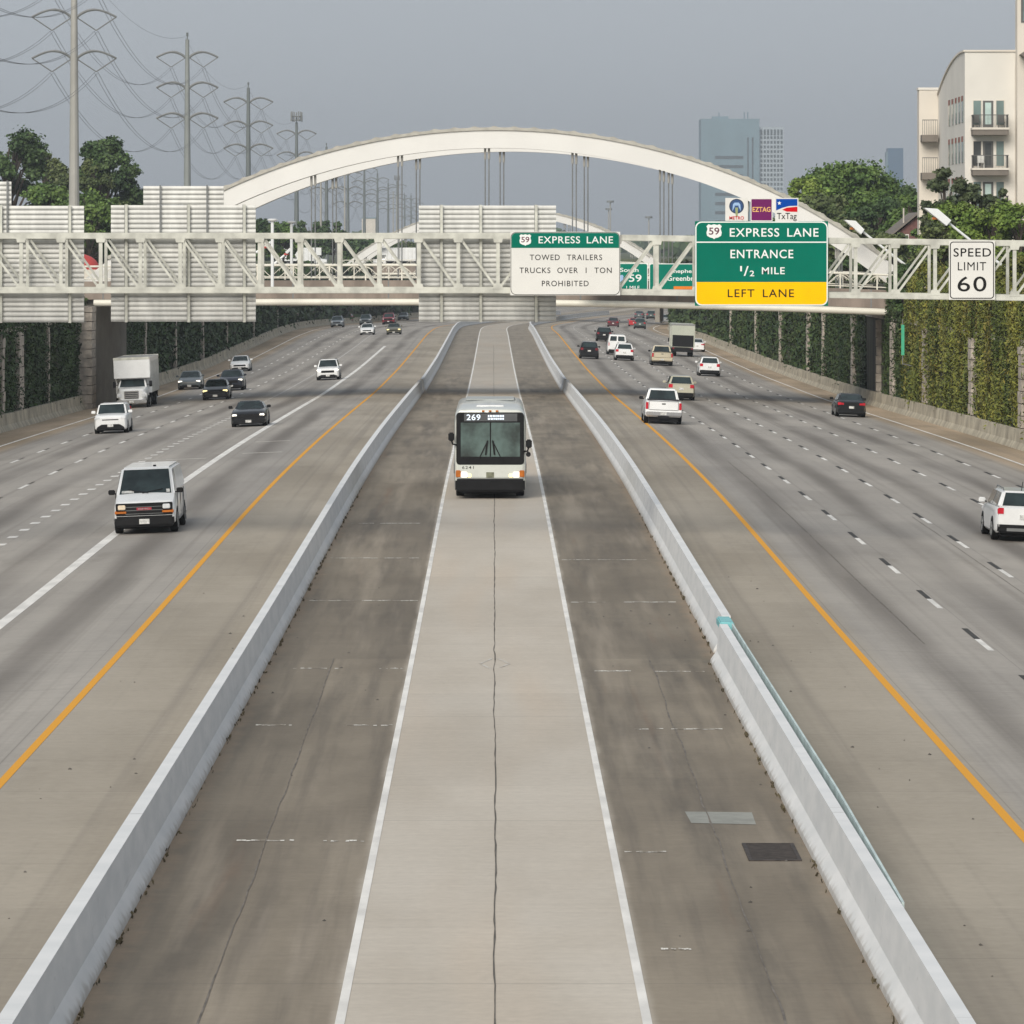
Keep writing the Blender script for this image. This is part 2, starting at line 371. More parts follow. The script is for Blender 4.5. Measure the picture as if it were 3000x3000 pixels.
def tag(o, label=None, cat=None, group=None, kind=None):
    if label: o['label'] = label
    if cat: o['category'] = cat
    if group: o['group'] = group
    if kind: o['kind'] = kind
    return o
def thing(name, label, cat, loc=(0, 0, 0), rz=0., group=None):
    o = bpy.data.objects.new(name, None); col.objects.link(o); o.empty_display_size = .5
    o.location = loc; o.rotation_euler = (0, 0, rz)
    return tag(o, label, cat, group)
def copy_tree(o, parent=None):
    c = o.copy(); col.objects.link(c); c.parent = parent
    for ch in list(o.children): copy_tree(ch, c)
    return c
def text(body, w_, h_, mat, parent, cx, y, cz, name='lettering', bold=.0, spacing=1.0, wordspace=1.0):
    """flat letters facing -Y, fitted to w_ x h_ metres about (cx, cz)"""
    cu = bpy.data.curves.new(name, 'FONT'); cu.body = body; cu.align_x = 'CENTER'; cu.offset = bold
    cu.space_character = spacing; cu.space_word = wordspace; cu.resolution_u = 4
    t = bpy.data.objects.new(name, cu); me = bpy.data.meshes.new_from_object(t)
    bpy.data.objects.remove(t); bpy.data.curves.remove(cu)
    n = len(me.vertices); a = np.empty(n * 3); me.vertices.foreach_get('co', a); a = a.reshape(-1, 3)
    lo, hi = a.min(0), a.max(0)
    b = np.zeros_like(a)
    b[:, 0] = cx + ((a[:, 0] - lo[0]) / (hi[0] - lo[0]) - .5) * w_
    b[:, 2] = cz + ((a[:, 1] - lo[1]) / (hi[1] - lo[1]) - .5) * h_
    b[:, 1] = y
    me.vertices.foreach_set('co', b.ravel()); me.update()
    me.materials.clear(); me.materials.append(mat)
    o = bpy.data.objects.new(name, me); col.objects.link(o); o.parent = parent
    return o
def rrect(x0, x1, z0, z1, r, n=5):
    pts = []
    for cx, cz, a0 in ((x1 - r, z0 + r, -90), (x1 - r, z1 - r, 0), (x0 + r, z1 - r, 90), (x0 + r, z0 + r, 180)):
        for k in range(n + 1):
            a = R(a0 + 90 * k / n); pts.append((cx + r * math.cos(a), cz + r * math.sin(a)))
    return pts
def quads(name, P, N1, N2, mat, parent=None):
    """many small leaf faces: centres P, half-axes N1, N2 (numpy)"""
    n = len(P); V = np.empty((n, 4, 3), dtype=np.float32)
    V[:, 0] = P - N1 * .5 - N2; V[:, 1] = P + N1 - N2 * .2; V[:, 2] = P + N1 * .3 + N2; V[:, 3] = P - N1 + N2 * .2
    me = bpy.data.meshes.new(name); me.vertices.add(4 * n); me.loops.add(4 * n); me.polygons.add(n)
    me.vertices.foreach_set('co', V.ravel()); me.loops.foreach_set('vertex_index', np.arange(4 * n, dtype=np.int32))
    me.polygons.foreach_set('loop_start', np.arange(0, 4 * n, 4, dtype=np.int32)); me.polygons.foreach_set('loop_total', np.full(n, 4, dtype=np.int32))
    me.update(); me.validate(); me.materials.append(mat)
    o = bpy.data.objects.new(name, me); col.objects.link(o)
    if parent is not None: o.parent = parent
    return o

# ------------------------------------------------------------------ road alignment
_pd = np.array([-200, 0, 110, 150, 175, 222, 280, 332, 415, 500, 590, 694, 810, 1000, 1500, 7000], float)
_pz = np.array([0, 0, -.05, .1, .15, -.1, -.65, -1.2, -1.65, -1.8, -1.9, -2.7, -4.0, -5.2, -6, -6], float)
_g = np.arange(-200, 7001.); _z = np.interp(_g, _pd, _pz)
_k = np.exp(-.5 * (np.arange(-40, 41) / 14.) ** 2); _k /= _k.sum()
_z = np.convolve(np.pad(_z, 40, 'edge'), _k, 'valid')
def prof(d): return float(np.interp(d, _g, _z))
def cslope(x, d): return .04 if x > 0 else .04 * min(1., max(0., (640 - d) / 190.))
def zroad(x, d): return prof(d) - cslope(x, d) * max(0., abs(x) - 8.4)
def shift(d):
    if d < 640: return 0.
    if d < 1000: return (d - 640) ** 2 / 6000.
    return 360 ** 2 / 6000. + (d - 1000) * .12
def head(d): return -math.atan(0 if d < 640 else min(d - 640, 360) / 3000.)
def wp(x, d, dz=0.): return (x + shift(d), d, zroad(x, d) + dz)
def at(u, v, D): return ((u - U0) * D / F, D, H - (v - V0) * D / F)
DS = list(range(-40, 640, 8)) + list(range(640, 1300, 15)) + [1300]
def strip(name, xs, ds, mat, dz=0., parent=None, zf=None):
    m = MB()
    for d in ds:
        for x in xs:
            m.v.append(wp(x, d, dz))
    n = len(xs)
    for i in range(len(ds) - 1):
        for k in range(n - 1): m.f.append((i * n + k, i * n + k + 1, (i + 1) * n + k + 1, (i + 1) * n + k))
    o = m.build(name, mat, parent, fix=False)
    me = o.data; uvl = me.uv_layers.new(name='UVMap')
    for lp in me.loops:
        vi = lp.vertex_index; uvl.data[lp.index].uv = (xs[vi % n], ds[vi // n])
    return o
XL, XR = -28.4, 27.0                               # faces of the retaining walls
tag(strip('road', [XL - .3, -25, -20, -14, -8.4, -5.3], DS, M_roadL), kind='structure')
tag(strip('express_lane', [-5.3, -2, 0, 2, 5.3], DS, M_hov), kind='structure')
tag(strip('road', [5.3, 8.4, 14, 20, 25, XR + .3], DS, M_roadR), kind='structure')

# ground sheet with the sunken corridor, out to the horizon
M_grass = pmat('ground_grass', (.085, .10, .045), .95, 0, .3, .05)
GZ = 5.9
gd = list(range(-60, 640, 20)) + list(range(640, 1300, 30)) + [1300, 1301, 2500, 4600]
g = MB()
for d in gd:
    zb = prof(d) - 2.2 if d <= 1300 else GZ
    s_ = shift(d)
    for x, z in ((-2200, GZ), (XL - .45 + s_, GZ), (XL - .44 + s_, zb), (XR + .44 + s_, zb), (XR + .45 + s_, GZ), (2200, GZ)): g.v.append((x, d, z))
for i in range(len(gd) - 1):
    for k in range(5): g.f.append((i * 6 + k, i * 6 + k + 1, (i + 1) * 6 + k + 1, (i + 1) * 6 + k))
tag(g.build('ground', M_grass, fix=False), kind='structure')

# painted lines
def line(name, x, d0, d1, w_, mat, step=8, dz=.006, x1=None):
    n = max(1, int((d1 - d0) / step)); ds = [d0 + (d1 - d0) * i / n for i in range(n + 1)]
    m = MB()
    for i, d in enumerate(ds):
        xc = x if x1 is None else x + (x1 - x) * i / n
        m.v += [wp(xc - w_ / 2, d, dz), wp(xc + w_ / 2, d, dz)]
    for i in range(n): m.f.append((2 * i, 2 * i + 1, 2 * i + 3, 2 * i + 2))
    return tag(m.build(name, mat, fix=False), kind='structure')
def dashes(name, rows, d0, d1, period, length, w_, mat, dz=.006):
    m = MB()
    for x, ph in rows:
        d = d0 + ph
        while d < d1:
            b = len(m.v); m.v += [wp(x - w_ / 2, d, dz), wp(x + w_ / 2, d, dz), wp(x + w_ / 2, d + length, dz), wp(x - w_ / 2, d + length, dz)]
            m.f.append((b, b + 1, b + 2, b + 3)); d += period
    return tag(m.build(name, mat, fix=False), kind='structure')
for x in (-1.83, 1.83): line('lane_line', x, 20, 1000, .115, M_line)
line('yellow_line', -8.5, 20, 1000, .17, M_yline); line('yellow_line', 8.3, 20, 1000, .17, M_yline)
line('edge_line', 24.0, 40, 1000, .17, M_line); line('edge_line', -25.0, 40, 1000, .17, M_line)
line('wide_line', -12.25, 40, 520, .32, M_line); line('wide_line', -15.6, 320, 620, .17, M_wornL)
dashes('lane_dashes', [(11.55, .9), (14.8, 1.2), (18.0, .6), (21.2, 1.4)], 45, 900, 12.2, 3.1, .15, M_line)
dashes('contrast_dashes', [(11.55, .9), (14.8, 1.2), (18.0, .6), (21.2, 1.4)], 48.12, 480, 12.2, 3.0, .15, M_blackpaint)
dashes('lane_dashes', [(-18.7, 2.5), (-21.9, 5.5)], 45, 900, 12.2, 3.4, .17, M_line)
dashes('lane_dashes', [(-15.6, 1.2)], 60, 318, 3.66, .95, .32, M_line)
dashes('contrast_dashes', [(-18.7, 5.95), (-21.9, 8.95)], 45, 330, 12.2, 2.4, .12, M_joint)
# worn stripes across the shoulders, sawn joints and cracks
cr = MB()
for d, xa, xb in ((71.6, -2.65, -1.95), (71.65, -4.0, -3.1), (89.0, -2.85, -1.95), (89.05, -4.6, -3.9), (101, -2.5, -1.95), (101, -4.4, -3.4), (120, -4.8, -1.95), (135.7, -4.8, -1.95), (152, -4.7, -2.4),
                  (70.3, 2.0, 2.7), (88.3, 2.7, 4.4), (100.3, 3.4, 4.6), (100.4, 2.2, 3.0), (119.5, 2.0, 4.75), (135, 2.0, 4.5), (60.5, 2.2, 2.6)):
    n = 12
    for i in range(n):
        if random.random() < .12: continue
        x0, x1 = xa + (xb - xa) * i / n, xa + (xb - xa) * (i + .93) / n; t = .12 + .07 * random.random(); o_ = random.uniform(-.03, .03)
        b = len(cr.v); cr.v += [wp(x0, d + o_, .006), wp(x1, d + o_, .006), wp(x1, d + o_ + t, .006), wp(x0, d + o_ + t, .006)]; cr.f.append((b, b + 1, b + 2, b + 3))
tag(cr.build('shoulder_stripes', M_worn, fix=False), kind='structure')
cr = MB()
for d, xa, xb in ((205, -14.6, -12.8), (209, -11.4, -9.6), (224, -11.6, -9.9), (206, -16.3, -14.9)):
    b = len(cr.v); cr.v += [wp(xa, d, .006), wp(xb, d, .006), wp(xb, d + .5, .006), wp(xa, d + .5, .006)]; cr.f.append((b, b + 1, b + 2, b + 3))
# faded diamond on the express lane
for (xa, da), (xb, db) in (((-.33, 102.2), (-.06, 103.5)), ((.06, 103.5), (.30, 102.3)), ((-.30, 102.1), (-.10, 101.0)), ((.12, 101.3), (.33, 102.2))):
    b = len(cr.v); cr.v += [wp(xa, da, .007), wp(xa + .055, da, .007), wp(xb + .055, db, .007), wp(xb, db, .007)]; cr.f.append((b, b + 1, b + 2, b + 3))
tag(cr.build('faded_markings', worn('faded_white_paint', (.62, .60, .56), lin(188, 180, 168), .5), fix=False), kind='structure')
def crack(pts, w_, amp, step=.8):
    m = MB(); ds = np.arange(pts[0][1], pts[-1][1], step); xs = np.interp(ds, [p[1] for p in pts], [p[0] for p in pts])
    o_ = 0
    for d, x in zip(ds, xs):
        o_ = .8 * o_ + random.gauss(0, amp); t = w_ * random.uniform(.5, 1.4)
        m.v += [wp(x + o_ - t / 2, d, .008), wp(x + o_ + t / 2, d, .008)]
    for i in range(len(ds) - 1): m.f.append((2 * i, 2 * i + 1, 2 * i + 3, 2 * i + 2))
    return m
M_crack = pmat('hairline_crack', (.17, .15, .13), .9, 0, .3, 2)
m = crack([(.02, 20), (.02, 520)], .021, .007)
tag(m.build('pavement_joints', M_joint, fix=False), kind='structure')
m = MB()
for c in (crack([(-3.5, 50), (-3.53, 62), (-3.55, 80), (-3.58, 104)], .020, .008), crack([(3.42, 50), (3.48, 66), (3.5, 80), (3.5, 104)], .026, .012),
          crack([(10.1, 108), (10.12, 200)], .03, .004), crack([(14.4, 110), (14.5, 160)], .02, .003)):
    b = len(m.v); m.v += c.v; m.f += [tuple(i + b for i in f) for f in c.f]
tag(m.build('pavement_cracks', M_crack, fix=False), kind='structure')
pt = MB()
pt.v += [wp(3.17, 73.9, .005), wp(4.2, 73.7, .005), wp(4.22, 75.3, .005), wp(3.13, 75.4, .005)]; pt.f.append((0, 1, 2, 3))
tag(pt.build('road_patch', M_patch, fix=False), kind='structure')
db = MB()
for _ in range(70):
    side = random.choice((-1, 1)); x = side * random.choice((random.uniform(2.2, 4.7), random.uniform(5.9, 8.0), random.uniform(5.9, 8.0))); d = random.uniform(54, 130)
    q = random.uniform(.012, .04); p = Vector(wp(x, d, .004)); a = random.uniform(0, 3.14)
    db.add([p + Vector((q * math.cos(a + k * 1.57) * random.uniform(.6, 1.6), q * math.sin(a + k * 1.57) * 2, 0)) for k in range(4)] + [p + Vector((0, 0, q * .8))], [(0, 1, 4), (1, 2, 4), (2, 3, 4), (3, 0, 4)])
tag(db.build('road_grit', M_joint), kind='stuff')
# iron grate of the drain
dr = thing('storm_drain', 'rusty iron storm drain grate let into the concrete shoulder beside the barrier', 'drain', wp(4.24, 70.3))
fr = MB()
for a in ((-.40, .40, -1.0, -.92), (-.40, .40, .92, 1.0), (-.40, -.34, -.92, .92), (.34, .40, -.92, .92)): fr.box(a[0], a[1], a[2], a[3], -.05, .02)
fr.build('frame', M_grate, dr)
b = MB()
for i in range(15): b.box(-.34, .34, -.88 + .12 * i, -.81 + .12 * i, -.05, .014)
b.build('grate', M_grate, dr)
b = MB(); b.box(-.34, .34, -.92, .92, .004, .008); b.build('pit_shade_sheet', M_black, dr)  # flat black sheet paints the shade below the bars; nothing is hollow

# ------------------------------------------------------------------ barriers
def barrier(name, label, profile, ds, mat, group=None):
    """profile = list of (x, height); swept along the road, UV = (height, metres)"""
    m = MB(); n = len(profile)
    for d in ds:
        for x, h in profile: m.v.append(wp(x, d, h - (.02 if h == 0 else 0)))
    for i in range(len(ds) - 1):
        for k in range(n - 1): m.f.append((i * n + k, (i + 1) * n + k, (i + 1) * n + k + 1, i * n + k + 1))
    m.f.append(tuple(range(n))); m.f.append(tuple(range((len(ds) - 1) * n, len(ds) * n))[::-1])
    o = m.build(name, mat, fix=True)
    uvl = o.data.uv_layers.new(name='UVMap')
    for lp in o.data.loops: uvl.data[lp.index].uv = (profile[lp.vertex_index % n][1], ds[lp.vertex_index // n])
    for p in o.data.polygons: p.use_smooth = True
    o.data.set_sharp_from_angle(angle=R(20))
    return tag(o, label, 'barrier', group)
def rng_d(a, b, s): return [a + i * s for i in range(int((b - a) / s))] + [b]
BG = 'concrete barriers along the express lane'
prL = [(-5.0, 0), (-5.02, .08), (-5.13, .27), (-5.2, .84), (-5.4, .84), (-5.46, .27), (-5.58, .08), (-5.6, 0)]
prR = [(5.6, 0), (5.58, .08), (5.46, .27), (5.4, .84), (5.2, .84), (5.13, .27), (5.02, .08), (5.0, 0)]
prN = [(5.20, 0), (5.20, .86), (5.02, .86), (4.96, .27), (4.83, .08), (4.81, 0)]
barrier('concrete_barrier', 'long white concrete barrier left of the express lane, nearer than the bridge', prL, rng_d(30, 331, 3.5), M_barrier, BG)
barrier('concrete_barrier', 'white concrete barrier left of the express lane running on beyond the bridge', [(x + .12, h * 1.05) for x, h in prL], rng_d(333, 980, 9), M_barrier, BG)
barrier('concrete_barrier', 'white concrete barrier right of the express lane, from the teal end back to the bridge', prR, rng_d(105, 331, 3.5), M_barrier, BG)
barrier('concrete_barrier', 'white concrete barrier right of the express lane running on beyond the bridge', [(x - .12, h * 1.05) for x, h in prR], rng_d(333, 980, 9), M_barrier, BG)
barrier('concrete_barrier', 'nearest wide white concrete barrier right of the express lane, with teal strip behind', prN, rng_d(30, 102.5, 2.5), M_barrier, BG)
tp = MB()
dd = rng_d(59, 104.4, 2.5)
for i, d in enumerate(dd):
    xo = 5.225 + .075 * min(1, (d - 59) / 12); hh = .845 + .02 * min(1, (d - 59) / 12)
    tp.v += [wp(xo, d, -.02), wp(xo, d, hh), wp(xo + .035, d, hh), wp(xo + .035, d, -.02)]
for i in range(len(dd) - 1):
    for k in range(3): tp.f.append((4 * i + k, 4 * i + k + 1, 4 * i + 5 + k, 4 * i + 4 + k))
tp.f += [(0, 1, 2, 3), tuple(4 * (len(dd) - 1) + k for k in (3, 2, 1, 0))]
tb = tp.build('barrier_panel', M_teal); tag(tb, 'thin pale teal panel standing behind the near right white barrier', 'barrier panel')
e = MB(); e.add([wp(5.04, 102.55, .70), wp(5.36, 102.55, .70), wp(5.36, 104.3, .70), wp(5.04, 104.3, .70), wp(5.04, 102.55, .905), wp(5.36, 102.55, .885), wp(5.36, 104.3, .885), wp(5.04, 104.3, .885)],
                [(0, 3, 2, 1), (4, 5, 6, 7), (0, 1, 5, 4), (1, 2, 6, 5), (2, 3, 7, 6), (3, 0, 4, 7)])
e.build('end_cap', M_tealdk, tb, bevel=.03)
OG = 'old concrete barriers at the foot of the ivy walls'
po = lambda s, x: [(x, 0), (x + s * .03, .08), (x + s * .18, .33), (x + s * .25, .95), (x + s * .5, .95), (x + s * .5, 0)]
barrier('roadside_barrier', 'stained old concrete barrier at the foot of the left ivy wall', po(-1, -27.6), rng_d(60, 1100, 10), M_oldcon, OG)
barrier('roadside_barrier', 'stained old concrete barrier at the foot of the right ivy wall', po(1, 26.2)[::-1], rng_d(60, 1100, 10), M_oldcon, OG)

# weeds and dirt along the foot of the near barriers
P, A, B = [], [], []
for xb, d0, d1 in ((-4.97, 50, 175), (4.78, 52, 102), (4.98, 105, 160)):
    d = d0
    while d < d1:
        k = random.choice((1, 2, 3, 4)) if random.random() < .8 else 9
        for _ in range(k):
            a = random.uniform(0, 6.28); s_ = random.uniform(.012, .034)
            P.append(Vector(wp(xb + (random.uniform(-.02, .045) if xb < 0 else -random.uniform(-.02, .045)), d + random.gauss(0, .22), random.uniform(.01, .06))))
            A.append((s_ * math.cos(a), s_ * math.sin(a), random.uniform(-.01, .03))); B.append((random.uniform(-.02, .02), random.uniform(-.02, .02), random.uniform(.02, .05)))
        d += random.uniform(.8, 2.6)
tag(quads('weeds', np.array(P), np.array(A), np.array(B), M_weed), kind='stuff')

# ------------------------------------------------------------------ ivy-clad retaining walls
M_wallface = pmat('vine_stems_and_gap_shade', lin(64, 62, 48), .95, 0, .45, .6, streak=(1, 1, .15))  # stem brown, darkened to stand for shade in leaf gaps and under the bridge
M_ivyR = leafmat('ivy_olive', (.085, .118, .025), (.23, .235, .045), (.30, .22, .055), .42, .6, .22)
M_ivyL = leafmat('ivy_deep', (.03, .06, .018), (.055, .10, .028), (.075, .09, .034), .4, .4, .22)
def wall(name, label, xw, s, ds, ztop):
    t = thing(name, label, 'wall')
    m = MB()
    for d in ds:
        for x, z in ((xw, zroad(xw, d) - .3), (xw, ztop), (xw + s * .42, ztop), (xw + s * .42, zroad(xw, d) - .3)): m.v.append((x + shift(d), d, z))
    n = 4
    for i in range(len(ds) - 1):
        for k in range(3): m.f.append((i * n + k, (i + 1) * n + k, (i + 1) * n + k + 1, i * n + k + 1))
    m.build('wall_face', M_wallface, t)
    m = MB()
    for d in ds:
        x0 = xw - s * .12
        for x, z in ((x0, 4.25), (x0, 4.5), (xw - s * .004, 4.5)): m.v.append((x + shift(d), d, z))
    for i in range(len(ds) - 1):
        for k in range(2): m.f.append((i * 3 + k, (i + 1) * 3 + k, (i + 1) * 3 + k + 1, i * 3 + k + 1))
    m.build('ledge', M_stone, t)
    return t
def pilaster(t, xw, s, d, wid, z1, proud=.35):
    m = MB(); z = zroad(xw, d) - .2; k = 0
    while z < z1 - .1:
        hh = min(.62, z1 - z); o_ = random.uniform(-.03, .03)
        x0 = xw - s * (proud + o_)
        m.box(min(x0, xw - s * .003) + shift(d), max(x0, xw - s * .003) + shift(d), d - wid / 2 - o_, d + wid / 2 + o_, z, z + hh - .05)
        m.box(min(xw - s * proud * .7, xw - s * .003) + shift(d), max(xw - s * proud * .7, xw - s * .003) + shift(d), d - wid / 2 + .1, d + wid / 2 - .1, z + hh - .05, z + hh)
        z += hh
    return m.build('pilaster', M_stone, t)
tR = wall('retaining_wall', 'tall stone pilastered retaining wall overgrown with olive ivy on the right', XR, 1, rng_d(60, 1100, 20), 6.6)
tL = wall('retaining_wall', 'dark retaining wall overgrown with deep green ivy on the left', XL, -1, rng_d(60, 1100, 20), 6.0)
pilR = [(233.5, 1.5), (258, 1.6), (286, 1.5), (309, 2.4), (321, .5), (343, 1.8), (374, 1.2), (392, 1.8), (430, 1.4), (470, 1.4), (520, 1.4)]
pilL = [(264, 1.2), (274, 2.6), (291, .6), (318, .6), (349, .6), (372, 1.4), (408, 1.2), (446, 1.2), (486, 1.2), (540, 1.2), (600, 1.2), (660, 1.2)]
for d, w_ in pilR: pilaster(tR, XR, 1, d, w_, 4.2)
for d, w_ in pilL: pilaster(tL, XL, -1, d, w_, 4.2)
pilaster(tL, XL, -1, 314.2, 3.2, 5.2, 1.15)
def ivy(name, label, xw, s, spans, mat, pils, topz):
    P, A, B = [], [], []
    for d0, d1, n, size in spans:
        d = rng.uniform(d0, d1, n)
        zt = topz + .5 * np.sin(d * .23) + .35 * np.sin(d * .71) + .3 * rng.normal(size=n)
        zb = np.array([zroad(xw, v) for v in d]) + .55
        z = zb + (zt - zb) * rng.uniform(0, 1, n) ** .9
        keep = np.ones(n, bool)
        for pd, pw in pils:
            k = (np.abs(d - pd) < pw / 2 + .15) & (z < 4.1)
            keep &= ~(k & (rng.uniform(size=n) < .97 - .5 * (np.sin(z * 1.3 + pd * 1.7) + .6 * np.sin(z * 3.1 + pd + (d - pd) * 2.) > 1.0)))
        # bare patches and hanging curtains
        cur = np.sin(d * 2.3 + .6 * np.sin(d * .37)) + np.sin(d * .83 + 1) + np.sin(z * .5 + d * .31) + .6 * np.sin(d * 5.1 + z * .4)
        keep &= rng.uniform(size=n) < np.clip(.70 + .35 * cur, .12, 1)
        d, z = d[keep], z[keep]; m = len(d)
        thick = .10 + .22 * (1 + np.sin(d * 1.7 + np.sin(d * .6)) * np.sin(z * .55 + d * .2)) * (1 + .5 * np.sin(d * 4.3 + z * .3))
        x = xw - s * rng.uniform(.02, 1, m) * thick + np.array([shift(v) for v in d])
        sz = size * rng.uniform(.6, 1.35, m)
        th = rng.normal(0, .55, m)
        nrm = np.stack([-s * np.ones(m), rng.normal(0, .55, m), .35 + rng.normal(0, .5, m)], 1); nrm /= np.linalg.norm(nrm, axis=1)[:, None]
        t1 = np.cross(nrm, np.stack([np.zeros(m), np.cos(th), np.sin(th)], 1)); t1 /= np.linalg.norm(t1, axis=1)[:, None] + 1e-6
        t2 = np.cross(nrm, t1)
        P.append(np.stack([x, d, z], 1)); A.append(t1 * sz[:, None] * .62); B.append(t2 * sz[:, None] * 2.3)
    o = quads(name, np.concatenate(P), np.concatenate(A), np.concatenate(B), mat)
    return tag(o, label, 'ivy', kind='stuff')
M_ivyM = leafmat('ivy_mid_green', (.03, .058, .02), (.065, .10, .03), (.11, .11, .035), .5, .4, .22)
ivy('ivy', 'olive and rust ivy curtain on the nearest stretch of the right wall', XR, 1, [(218, 302, 90000, .07)], M_ivyR, pilR, 7.3)
ivy('ivy', 'darker green ivy curtain on the right wall under and beyond the bridge', XR, 1, [(300, 316, 20000, .07), (333, 380, 24000, .08), (380, 560, 26000, .14), (560, 900, 8000, .35)], M_ivyM, pilR, 6.4)
ivy('ivy', 'deep green ivy curtain on the left wall', XL, -1, [(250, 380, 80000, .08), (380, 600, 26000, .18), (600, 1100, 10000, .4)], M_ivyL, pilL, 6.1)
sg = thing('street_sign', 'narrow green sign on a post at the top of the right ivy wall', 'sign', (26.2, 295, 2.3))
b = MB(); b.box(-.10, .10, -.03, .03, 0, 1.95); b.build('sign_face', pmat('green_post_sign', lin(70, 178, 140), .5, 0, .05, 1), sg, bevel=.01)
b = MB(); b.tube([(0, .08, -.6), (0, .08, 2.3)], .03, 8); b.tube([(0, .08, -.55), (.9, .08, -.75)], .03, 8); b.build('post', M_steeld, sg)

# ------------------------------------------------------------------ sign gantry
GD = 140.0; GS = F / GD
def gx(u, D=GD): return (u - U0) * D / F
def gz(v, D=GD): return H - (v - V0) * D / F
gt = thing('sign_gantry', 'long pale steel truss gantry carrying the highway signs across the road', 'gantry', (0, GD, 0))
def sag(x): return -.0142 * max(0., x)
zt, zb = gz(691), gz(850.5); x0, x1 = -34.0, 31.5
for y in (0, 1.9):
    for z in (zt, zb):
        m = MB(); m.bar((x0, y, z), (0, y, z), .15, .185); m.bar((0, y, z), (x1, y, z + sag(x1)), .15, .185)
        m.build('chord', M_steel, gt, bevel=.012)
P_ = 1.207
xs = [gx(1459) + P_ * k for k in range(-28, 27)]
for i, x in enumerate(xs):
    for y in (0, 1.9):
        m = MB(); zz = sag(x)
        m.bar((x, y, zb + zz + .09), (x, y, zt + zz - .09), .11 if y == 0 else .09, .10); m.build('upright', M_steel, gt)
        if i + 1 < len(xs):
            xn = xs[i + 1]; left = x < gx(1459) - .1
            a, b_ = ((x + .08, zt - .11), (xn - .08, zb + .11)) if left else ((x + .08, zb + .11), (xn - .08, zt - .11))
            m = MB(); m.bar((a[0], y, a[1] + sag(a[0])), (b_[0], y, b_[1] + sag(b_[0])), .066, .066); m.build('diagonal', M_steel, gt)
    if i % 1 == 0:
        m = MB()
        for z in (zt, zb):
            m = MB(); m.bar((x, .075, z + sag(x)), (x, 1.825, z + sag(x)), .06, .06); m.build('cross_strut' if z == zt else 'bottom_strut', M_steel, gt)
for i, x in enumerate(xs):
    for z, s_ in ((zt, -1), (zb, 1)):
        z_ = z + sag(x); m = MB()
        m.prism([(x - .16, z_ + s_ * .04), (x + .16, z_ + s_ * .04), (x + .12, z_ + s_ * .2), (x - .12, z_ + s_ * .2)], -.082, -.076)
        m.build('gusset', M_steel, gt)
for x in (x0, x1):
    for y in (0, 1.9):
        m = MB(); m.tube([(x, y, zroad(x, GD) - 1), (x, y, zt + .2)], .2, 14); m.build('post', M_steel, gt)

def sign_back(label, u0, u1, v0, v1, mull, tab=None):
    D = GD + 2.2
    t = thing('highway_sign', label, 'sign', ((gx((u0 + u1) / 2, D)), D, gz(v1, D)), group='unpainted sign backs facing the camera')
    w_, h_ = (u1 - u0) * D / F, (v1 - v0) * D / F; cx = (u0 + u1) / 2
    def ribbed(m, xa, xb, za, zb_, y):
        n = max(1, round((zb_ - za) / .152)); s_ = (zb_ - za) / n; poly = []
        for i in range(n):
            z = za + i * s_
            poly += [(y + .05, z), (y + .05, z + .036), (y, z + .040), (y - .008, z + s_ * .55), (y, z + s_ - .002)]
        poly += [(y + .07, zb_), (y + .07, za)]
        m.prismx(poly, xa, xb)
    m = MB(); ribbed(m, -w_ / 2, w_ / 2, 0, h_, 0); m.build('panel', M_alu, t)
    for u in mull:
        x = (u - cx) * D / F
        m = MB(); m.box(x - .035, x + .035, -.13, -.05, -.02, h_ + .02); m.box(x + .035, x + .05, -.13, -.118, -.02, h_ + .02); m.build('mullion', M_steel, t)
        m = MB(); m.box(x - .05, x - .036, -.132, -.055, -.02, h_ + .02); m.build('mullion_clip', M_steeld, t)
    if tab:
        ua, ub, va, posts = tab; xa, xb = (ua - cx) * D / F, (ub - cx) * D / F
        m = MB(); ribbed(m, xa, xb, h_ + .01, h_ + (v0 - va) * D / F, .0); m.build('exit_tab', M_alu, t)
        for u in posts:
            x = (u - cx) * D / F
            m = MB(); m.box(x - .022, x + .022, -.11, -.06, h_ - .85, h_ + (v0 - va) * D / F + .03); m.build('tab_post', M_steeld, t)
    return t
sign_back('big ribbed sign back at the far left edge, with a small exit tab', -105, 246, 603, 944, (3, 205), (-60, 33, 532, (22,)))
sign_back('big ribbed sign back with a wide exit tab on top, left of the gantry middle', 325, 749, 601, 942, (370, 553, 716), (420, 655, 545, (470, 607)))
sign_back('ribbed sign back over the express lane, without any tab', 1227, 1629, 602, 942, (1293, 1408, 1570))

M_shieldw = M_signletter
def shield(p, cx, y, cz, s, num):
    pts = []
    ctl = [(-.5, .36), (-.36, .5), (-.2, .44), (0, .5), (.2, .44), (.36, .5), (.5, .36), (.43, .18), (.5, -.08), (.46, -.3), (.26, -.42), (.08, -.46), (0, -.54), (-.08, -.46), (-.26, -.42), (-.46, -.3), (-.5, -.08), (-.43, .18)]
    for x, z in ctl: pts.append((cx + x * s * 1.05, cz + z * s))
    m = MB(); m.prism(pts, y - .006, y); m.build('route_shield', M_shieldw, p)
    text(num, s * .72, s * .5, pmat('shield_numeral', lin(96, 40, 60), .5, 0, .1, 3), p, cx, y - .010, cz + .02 * s, 'route_number', bold=.012)
def face_sign(name, label, cat, u0, u1, v0, v1, D, y_out=.02, back=None):
    t = thing(name, label, cat, (gx((u0 + u1) / 2, D), D, gz((v0 + v1) / 2, D)))
    return t, (u1 - u0) * D / F, (v1 - v0) * D / F
SD = GD - .18
